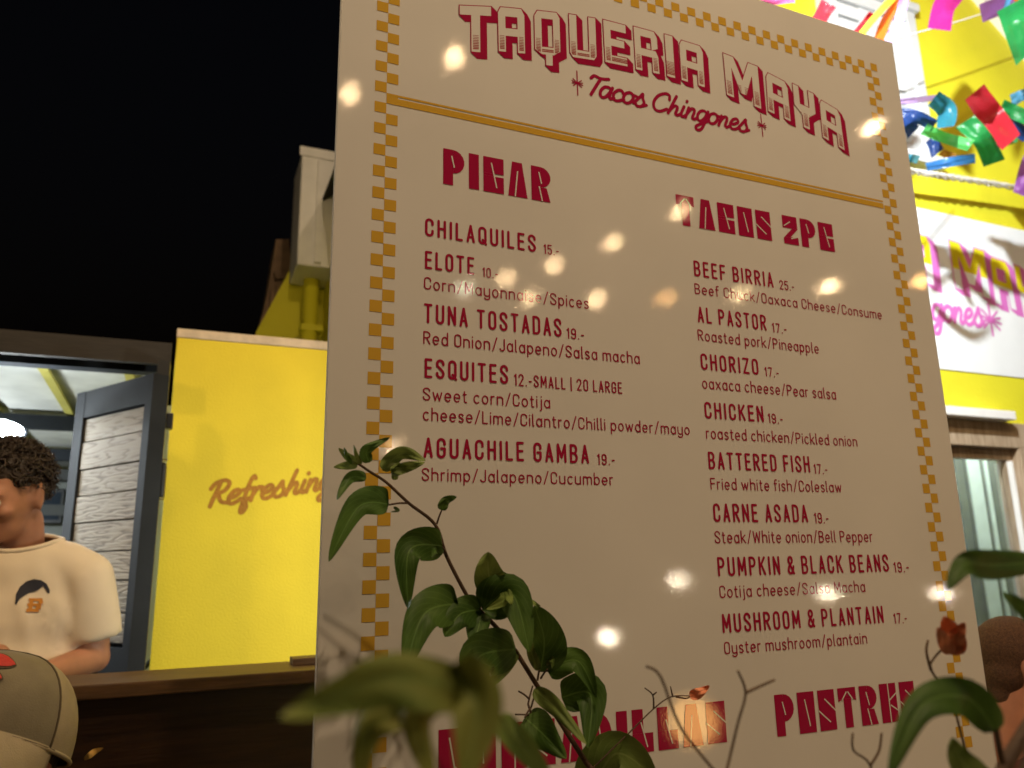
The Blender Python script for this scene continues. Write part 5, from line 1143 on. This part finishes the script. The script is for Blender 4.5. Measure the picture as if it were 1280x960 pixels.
# the cap: dome of panels, hem, brim; worn, so it is a child
RX_, RY_, RZ_ = .098, .107, .092
def dome(a, z, k=1.0):
    """a: angle round the crown (90 = front), z: 0 rim .. 1 top"""
    th_ = z * math.pi / 2; c_z = math.cos(th_) ** .72
    return PC(RX_ * k * c_z * math.cos(R(a)), -.012 + RY_ * k * c_z * math.sin(R(a)), RZ_ * k * math.sin(th_) ** 1.05 + .0 - .018 * (1 - z) * (1 - math.sin(R(a))))
def panel(a0, a1, m_, par, name, k=1.0, z0=0, z1=1, na=14, nz=12):
    vs_ = [dome(a0 + (a1 - a0) * i / na, z0 + (z1 - z0) * j / nz, k) for i in range(na + 1) for j in range(nz + 1)]
    fs = [(i * (nz + 1) + j, (i + 1) * (nz + 1) + j, (i + 1) * (nz + 1) + j + 1, i * (nz + 1) + j + 1) for i in range(na) for j in range(nz)]
    return obj(name, vs_, fs, m_, par, smooth=True)
crown = panel(28, 152, M_cap1, kp, 'cap_crown')
for a0, a1 in ((-32, 28), (-90, -32), (-148, -90), (152, 212)): panel(a0, a1, M_cap2, crown, 'cap_panel')
for a in (28, 90, 152, 212, -32, -90):
    if a == 90: continue
    mb = MB(); mb.tube([dome(a, j / 12, 1.004) for j in range(13)], .0014, 6); mb.build('seam', M_seam, crown, True)
mb = MB(); mb.tube([dome(a, .012, 1.006) for a in range(-90, 271, 10)], .0028, 6, cap=False); mb.build('hem', M_cap2, crown, True)
# brim
nb, nr_ = 20, 6; top = []; bot = []
for i in range(nb + 1):
    a = 24 + (156 - 24) * i / nb
    for j in range(nr_ + 1):
        t_ = j / nr_; e0 = Vector((RX_ * math.cos(R(a)), -.012 + RY_ * math.sin(R(a)))); ln = .072 * math.sin(R((a - 24) / 132 * 180)) ** .55
        e1 = e0 + Vector((math.cos(R(a)) * .25, 1)).normalized() * ln * t_
        z = .004 - .018 * (1 - math.sin(R(a))) - .30 * e1.x ** 2 / .094 * t_ - .55 * ln * t_
        top.append(PC(e1.x, e1.y, z + .0015)); bot.append(PC(e1.x, e1.y, z - .0025))
m_ = nr_ + 1; n_ = len(top)
fs = [(i * m_ + j, i * m_ + j + 1, (i + 1) * m_ + j + 1, (i + 1) * m_ + j) for i in range(nb) for j in range(nr_)]
fs = fs + [tuple(k + n_ for k in f[::-1]) for f in fs] + [(i * m_ + nr_, (i + 1) * m_ + nr_, n_ + (i + 1) * m_ + nr_, n_ + i * m_ + nr_) for i in range(nb)]
o = obj('brim', top + bot, fs, M_cap2, crown, smooth=True)
mb = MB(); mb.tube([top[i * m_ + nr_] for i in range(nb + 1)], .002, 6); mb.build('brim_edge', M_cap2, o, True) if False else None
mb = MB(); mb.tube([dome(24 + 132 * i / 16, .02, 1.012) for i in range(17)], .0016, 6); mb.build('brim_seam', M_seam, crown, True)
# raised red emblem: two pointed patches, each on a dark backing
def patch(a0, a1, z0, z1, wz, k, m_):
    vs_ = []; n = 12
    for i in range(n + 1):
        t_ = i / n; a = a0 + (a1 - a0) * t_; z = z0 + (z1 - z0) * t_; w_ = wz * (math.sin(math.pi * (.18 + .82 * t_)) ** .7 + .02)
        for c in (-1, -.5, 0, .5, 1): vs_.append(dome(a, z + w_ * c, k + (.006 * (1 - c * c) if m_ is M_emb else 0)))
    obj('emblem', vs_, [(i * 5 + j, (i + 1) * 5 + j, (i + 1) * 5 + j + 1, i * 5 + j + 1) for i in range(n) for j in range(4)], m_, crown, smooth=True)
for a0, a1, z0, z1, wz in ((70, 105, .64, .60, .085), (72, 101, .44, .43, .075)):
    patch(a0, a1 + 1.5, z0, z1 - .005, wz + .02, 1.010, M_seam); patch(a0, a1, z0, z1, wz, 1.018, M_emb)

# ---- the seated man at the right edge
hr = at(1277, 838, 1.36); Qr = frame((.84, -.42, -.10))
rm = thing('person', 'person with cropped auburn hair seen from behind at the right edge', 'person', (hr.x, hr.y, 0))
mb = MB(); head_shapes(mb, hr, Qr, 1.0)
limb(mb, [hr + Qr @ Vector((0, -.02, -.05)), hr + Qr @ Vector((0, -.035, -.17)), hr + Qr @ Vector((0, -.03, -.25))], [.062, .062, .085])
bc = hr + Qr @ Vector((0, -.02, -.05))
for zz, rx in ((-.26, .16), (-.40, .17), (-.54, .16), (-.66, .16)): mb.ell(bc + Vector((0, 0, zz)), (rx, .15, .12))
for sgn_ in (1, -1):
    s0 = bc + Qr @ Vector((.18 * sgn_, 0, -.24)); e0 = s0 + Vector((.02, 0, -.28)); w0_ = e0 + Vector((.22, .02, -.02)); limb(mb, [s0, e0, w0_], [.052, .042, .028]); hand(mb, w0_, w0_ - e0, (0, 0, -1))
    hp_ = bc + Qr @ Vector((.09 * sgn_, 0, -.72)); kn = hp_ + Vector((.40, .03, -.02)); limb(mb, [hp_, kn, Vector((kn.x, kn.y, .07))], [.085, .06, .042]); mb.ell((kn.x + .06, kn.y, .045), (.12, .045, .04))
fuse('body', mb, M_skin2, rm, .0095, 5); eyes(rm, hr, Qr)
mb = MB(); PR = lambda x, y, z: hr + Qr @ Vector((x, y, z))
mb.ell(PR(0, -.02, .043), (.0765, .089, .0845), rot=Qr); mb.ell(PR(0, -.045, -.005), (.069, .055, .065), rot=Qr); mb.ell(PR(0, -.055, -.055), (.05, .034, .05), rot=Qr)
fuse('hair', mb, M_hair2, rm, .006, 4)
mb = MB()
for zz, rx in ((-.25, .175), (-.38, .185), (-.52, .175), (-.66, .18)): mb.ell(bc + Vector((0, 0, zz)), (rx, .165, .12))
for sgn_ in (1, -1): s0 = bc + Qr @ Vector((.18 * sgn_, 0, -.24)); limb(mb, [s0, s0 + Vector((.02, 0, -.2))], [.07, .066])
mb.ell(bc + Vector((0, 0, -.17)), (.10, .09, .06))
fuse('shirt', mb, M_maroon, rm, .012, 4)
mb = MB()
for sgn_ in (1, -1): hp_ = bc + Qr @ Vector((.09 * sgn_, 0, -.72)); kn = hp_ + Vector((.40, .03, -.02)); limb(mb, [hp_, kn, Vector((kn.x, kn.y, .10))], [.1, .078, .06])
mb.ell(bc + Vector((0, 0, -.70)), (.17, .15, .1)); fuse('trousers', mb, M_jacket, rm, .014, 4)
so = bc + Vector((0, 0, -.80)); st_ = thing('bar_stool', 'bar stool under the person with cropped auburn hair', 'stool', (so.x, so.y, 0))
t = MB(); t.tube([(so.x, so.y, so.z - .05), (so.x, so.y, so.z - .01)], .17, 20); t.build('seat', M_wood, st_)
for k in range(4):
    a = R(45 + 90 * k); t = MB(); t.tube([(so.x + .11 * math.cos(a), so.y + .11 * math.sin(a), so.z - .05), (so.x + .18 * math.cos(a), so.y + .18 * math.sin(a), 0)], .014, 8); t.build('leg', M_steel, st_)
